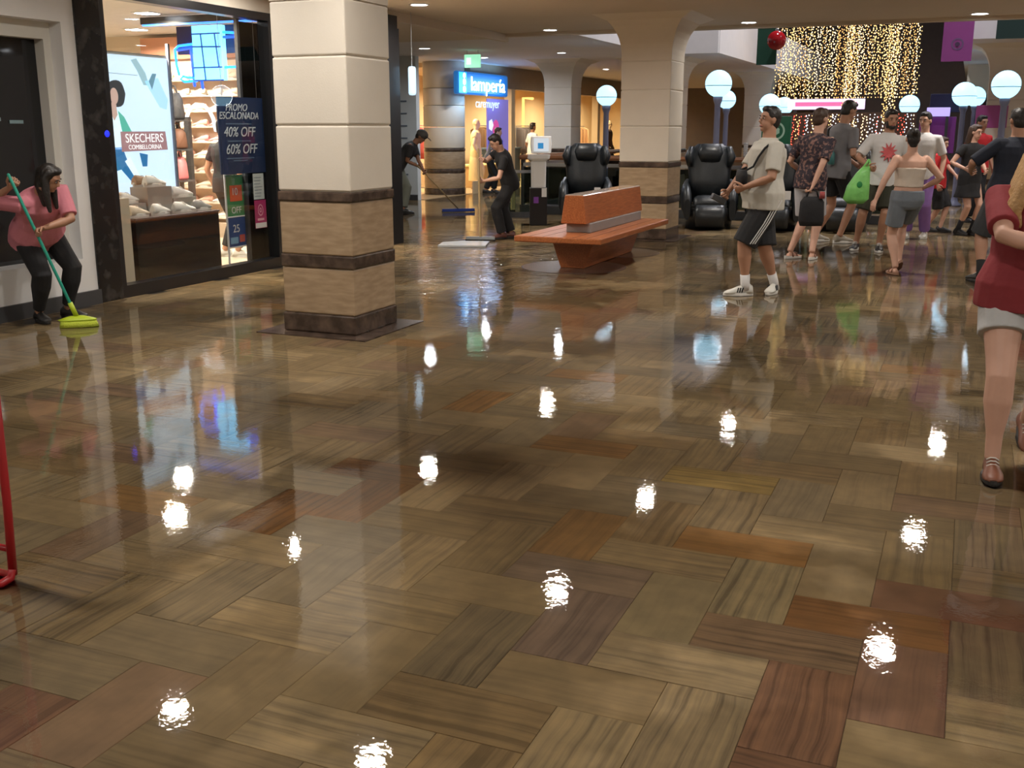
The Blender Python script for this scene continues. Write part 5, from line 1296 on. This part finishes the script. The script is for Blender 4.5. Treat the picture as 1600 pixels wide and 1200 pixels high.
# 6 the tall man
w = person((-1.69, 15.25), 'tall man in a grey shirt and black shorts with a shoulder strap, looking down', H=1.93, face=298, pelvis=(.02, 0, .99), spine=(.10, -.02, 1), head=(-12, 22), feet=[(-.17, .14, 0, 285), (.10, -.08, 0, 285)],
           hands=[(.30, .12, 1.08, .8), (.34, -.10, 1.12, .8)], elbow=[(-.5, .7, -.6), (-.5, -.7, -.6)], skin='tan', hair=('short', 'black'), top=('tee', C_GREY, -.18, .75), bottom=('shorts', C_BLK, .36), shoes=(mat('shoe_taupe', (0.30, 0.27, 0.22), .6), SOLE_W, 'laced'), vox=.010)
sl = empty('sling_strap', w['root'].location, CAM_YAW); tag(sl, 'black shoulder strap with a teal bottle across the tall man', 'strap')
MB().tube(on_torso(w, [(.25, 285), (.45, 270), (.7, 240), (.86, 215), (.94, 190), (.95, 160), (.84, 130), (.6, 100), (.35, 60)], .038), .017, 6).build('strap', C_BLK, sl, True)
MB().lathe([(.01, .22), (.022, .22), (.024, .17), (.045, .14), (.045, 0), (.03, -.004)], tuple(on_torso(w, [(.12, 290)], .085)[0]), 14).build('bottle', mat('teal_bottle', (0.06, 0.2, 0.21), .3), sl, True)

# 7 the man with the red print
w = person((-1.10, 14.45), 'bearded man in a white shirt with a red print and dark olive shorts, facing forward', H=1.78, face=172, pelvis=(.10, 0, .92), spine=(.06, -.02, 1), head=(10, 8), feet=[(.10, -.06, 0, 165), (-.13, .14, 0, 150)],
           hands=[None, (-.17, -.24, 1.08, 1.1)], elbow=[None, (-.8, .4, -.6)], skin='tan', fat=1.1, hair=('beard', 'black'), top=('tee', C_WHITE, -.16, .85), bottom=('shorts', C_OLIVE, .46), shoes=(SHOE_B, SOLE_W, 'laced'), vox=.010)
spl = MB(); pc = w['P'] + w['u'] * w['T'] * .60 + w['f'] * .165
pts = []
for t in range(22):
    q = (.11 if t % 2 == 0 else .055); pts.append((q * math.cos(t * math.pi / 11), q * 1.1 * math.sin(t * math.pi / 11)))
spl.rings([[pc + w['rt'] * x + w['u'] * y + w['f'] * (dd - abs(x) * .25) for x, y in pts] for dd in (-.05, .004)]); spl.build('red_print', cloth('print_red', (0.62, 0.12, 0.13)), w['root'])
gb = empty('shopping_bag', world_pt(w['root'], (-.27, -.27, .62)), CAM_YAW); tag(gb, 'bright green plastic shopping bag held by the man with the red print', 'shopping bag')
GRN = mat('green_plastic', (0.22, 0.62, 0.16), .35, vary=.25, vscale=9, bump=.5, bscale=14)
MB().loft([((-.04, 0, 0), (.10, 0, 0), (0, .05, 0)), ((-.04, 0, .06), (.16, 0, 0), (0, .09, 0)), ((-.02, 0, .22), (.14, 0, 0), (0, .08, 0)), ((.03, 0, .38), (.085, 0, 0), (0, .05, 0)), ((.07, 0, .46), (.05, 0, 0), (0, .03, 0))], 16, 2.5).build('body', GRN, gb, True)
for sg in (-1, 1): MB().tube([(.05 + sg * .03, 0, .44), (.085 + sg * .02, 0, .50), (.095, .02, .545)], .014, 6).build('handle', GRN, gb, True)
MB().ell((-.03, -.082, .24), (.035, .006, .04)).build('printed_mark', mat('dark_green_print', (0.02, 0.25, 0.06), .6), gb, True)

# 8 the woman in the tube top
w = person((-.60, 12.2), 'woman in a white strapless top and grey denim shorts walking away', H=1.54, face=8, pelvis=(.02, 0, .80), spine=(.02, 0, 1), head=(-18, 5), feet=[(-.06, -.05, 0, 10), (.06, .20, .06, 0, 35)],
           hands=[(-.36, -.12, .80, .3), (.22, .10, .92, .8)], elbow=[(-.6, -.5, -.2), (.7, -.5, -.3)], fat=1.12, skin='fair', hair=('bun', 'black'), top=('tube', cloth('ivory', (0.66, 0.58, 0.50))), bottom=('shorts', C_DENIM, .36), shoes=(mat('sandal_tan', (0.2, 0.09, 0.05), .6), mat('sole_tan', (0.25, 0.13, 0.08), .6), 'sandal'), vox=.009)
# 9 the man behind her
w = person((-.62, 16.4), 'man in a white shirt and purple trousers behind the woman in the strapless top', H=1.77, face=150, head=(-15, 5), feet=[(.12, 0, 0), (-.12, .05, 0)], skin='fair', hair=('short', 'black'), top=('tee', C_WHITE, -.15, .8), bottom=('pants', cloth('violet', (0.21, 0.11, 0.34)), .96), shoes=(SHOE_W, SOLE_W, 'laced'), vox=.011)
# 10, 11 child in red, girl with long hair
w = person((-.42, 17.55), 'child in a red shirt and black shorts beside the long-haired girl', H=1.42, face=235, head=(-10, 12), hands=[(.18, -.22, .85), None], feet=[(.08, -.05, 0), (-.1, .03, 0)], skin='fair', hair=('short', 'brown'), top=('tee', cloth('bright_red', (0.55, 0.02, 0.025)), -.18, .8), bottom=('shorts', C_BLK, .55), shoes=(SHOE_B, SOLE_B, 'plain'), vox=.011)
w = person((.02, 17.15), 'long-haired girl in a short black dress and black boots', H=1.60, face=200, head=(10, 10), hands=[(.1, -.28, .95), (-.2, -.26, .98)], feet=[(.1, 0, 0), (-.08, .05, 0)], skin='fair', hair=('long', 'brown'), top=('tee', C_BLK, -.22, .5), bottom=('skirt', C_BLK, .30), shoes=(SHOE_B, SOLE_B, 'plain'), socks=(C_BLK, .5), vox=.011)
# 12 the man in navy
w = person((.30, 11.95), 'man in a navy shirt, dark shorts and black socks seen from behind', H=1.74, face=12, pelvis=(.10, 0, .90), spine=(.05, 0, 1), head=(-6, 4), feet=[(-.12, -.05, 0, 15), (.22, .12, 0, 0)], hands=[(-.20, .25, 1.12, .8), (.36, .2, 1.05, .8)], elbow=[(-.9, -.3, -.4), (.9, -.3, -.4)], fat=1.22, skin='tan', hair=('short', 'black'),
           top=('tee', C_NAVY, -.34, .95), bottom=('shorts', cloth('slate', (0.035, 0.037, 0.042)), .50), shoes=(SHOE_B, SOLE_B, 'laced'), socks=(C_BLK, .35), vox=.009)
lg = w['ring'](.86, .024); MB().ell(lg[0] - w['f'] * (lg[2].length + .004) + w['u'] * .03, w['rt'] * .03, w['f'] * .006, w['u'] * .022).build('white_logo', C_WHITE, w['root'], True)
# 13 the woman in red at the right edge
def locks(hb, c, hr, hf, hu, k):
    for q in range(7):
        b0 = c + hr * (.085 * k) + hf * (.07 - .022 * q) * k
        hb.tube([c + hu * .05 * k + hr * .04 * k, b0 - hu * .04 * k, b0 - Z * .15 + hr * .05 + hf * .03, b0 - Z * .23 + hr * (.08 + .02 * math.sin(q * 2)) + hf * .05, b0 - Z * (.29 + .02 * (q % 3)) + hr * (.06 + .012 * q) + hf * .055], [.04, .036, .034, .028, .016], 8, True)
w = person((.30, 5.27), 'woman in a dark red shirt and pale denim shorts walking in at the right edge', H=1.57, face=168, pelvis=(.035, .08, .80), spine=(.03, -.05, 1), head=(0, 14), feet=[(.24, .36, .05, 168, 30), (-.14, -.12, 0, 160)],
           hands=[(.06, -.27, 1.03, .9), (-.03, -.26, 1.04, .9)], elbow=[(.8, .3, -.5), (-1, -.15, -.35)], fat=1.32, belly=.03, vox=.006, skin='fair', hair=('long', 'blonde'), hair_extra=locks, top=('tee', C_RED, -.12, .78), bottom=('shorts', cloth('pale_denim', (0.50, 0.51, 0.52)), .24), shoes=(mat('shoe_rust', (0.17, 0.055, 0.025), .45), SOLE_B, 'laced'))
cp = empty('phone', w['root'].location, CAM_YAW); tag(cp, 'dark phone held in both hands by the woman in red', 'phone')
MB().obox((.015, -.335, 1.07), (.035, 0, 0), (0, .008, .003), (0, -.03, .065)).build('case', DARKGREY, cp, bevel=.004); MB().obox((.015, -.324, 1.073), (.032, 0, 0), (0, .001, 0), (0, -.028, .06)).build('screen', mat('phone_screen', (0.03, 0.04, 0.06), .1), cp)
# 14, 15 people in red farther back
person((.12, 19.6), 'person in a red shirt and dark cap far back left of the right-hand pillar', H=1.75, face=200, hair=('short', 'black'), top=('tee', cloth('bright_red', (0.55, 0.02, 0.025)), -.15, .8), bottom=('pants', C_BLK, .96), shoes=(SHOE_B, SOLE_B, 'plain'), vox=.012)
person((1.02, 15.0), 'person in a pink-red shirt behind the man in navy at the right edge', H=1.68, face=170, skin='fair', hair=('short', 'brown'), top=('tee', cloth('coral', (0.5, 0.06, 0.09)), -.15, .8), bottom=('pants', C_BLK, .96), shoes=(SHOE_B, SOLE_B, 'plain'), vox=.012)
# people inside the shops
person((-8.27, 10.62), 'shop assistant in black trousers and white shoes behind the promotion board', H=1.66, face=330, feet=[(-.08, .02, 0, 300), (.10, -.05, 0, 285)], skin='tan', hair=('short', 'black'), top=('tee', C_BLK, -.15, .6), bottom=('tight', C_BLK, .93), shoes=(SHOE_W, SOLE_W, 'laced'), vox=.010)
person((-11.75, 29.2), 'person in a white shirt standing in the warm lit store', H=1.7, face=300, skin='brown', hair=('short', 'black'), top=('tee', C_WHITE, -.2, .8), bottom=('pants', C_BLK, .95), shoes=(SHOE_B, SOLE_B, 'plain'), vox=.014, features=False)
person((-10.72, 23.85), 'person in a grey shirt leaning beside the round pillar', H=1.6, face=260, spine=(.3, -.1, .8), skin='fair', hair=('short', 'brown'), top=('tee', C_GREY, -.15, .8), bottom=('pants', C_BLK, .95), shoes=(SHOE_B, SOLE_B, 'plain'), vox=.014, features=False)
MANN = mat('mannequin_cream', (0.72, 0.56, 0.33), .4)
person((-11.75, 25.3), 'cream mannequin in a pale yellow dress under the blue sign', H=1.78, face=270, skin=MANN, hair=(None, None), top=('tee', cloth('butter', (0.75, 0.6, 0.3)), -.2, .4), bottom=('skirt', cloth('butter', (0.75, 0.6, 0.3)), .7), name='mannequin', cat='mannequin', vox=.014, features=False)
person((-11.7, 36.2), 'dark mannequin in a brown coat in the farthest store', H=1.8, face=250, skin=MANN, hair=(None, None), top=('tee', cloth('coat_brown', (0.06, 0.03, 0.02)), -.6, 1.5), bottom=('pants', C_BLK, .96), name='mannequin', cat='mannequin', vox=.014, features=False)

# ------------------------------------------------------------------ resolve pending text and remeshed figures
def finish():
    bpy.context.view_layer.update()
    dg = bpy.context.evaluated_depsgraph_get()
    done = []
    for it in PENDING:
        if it[0] == 'text':
            _, o, tmp, m = it
            me = bpy.data.meshes.new_from_object(tmp.evaluated_get(dg))
            me.materials.clear(); me.materials.append(m)
            done.append((o, me, tmp, None))
        else:
            _, o, m, extra = it
            me = bpy.data.meshes.new_from_object(o.evaluated_get(dg))
            done.append((o, me, None, extra))
    for o, me, tmp, extra in done:
        o.modifiers.clear()
        old = o.data
        if extra is not None and extra.v:
            ex = extra.mesh('x', me.materials[0], True)
            bm = bmesh.new(); bm.from_mesh(me); bm.from_mesh(ex); bm.to_mesh(me); bm.free()
            bpy.data.meshes.remove(ex)
        if tmp is None:
            me.polygons.foreach_set('use_smooth', [True] * len(me.polygons))
        nm = old.name; o.data = me
        bpy.data.meshes.remove(old); me.name = nm
        if tmp is not None:
            c = tmp.data; bpy.data.objects.remove(tmp); bpy.data.curves.remove(c)
finish()
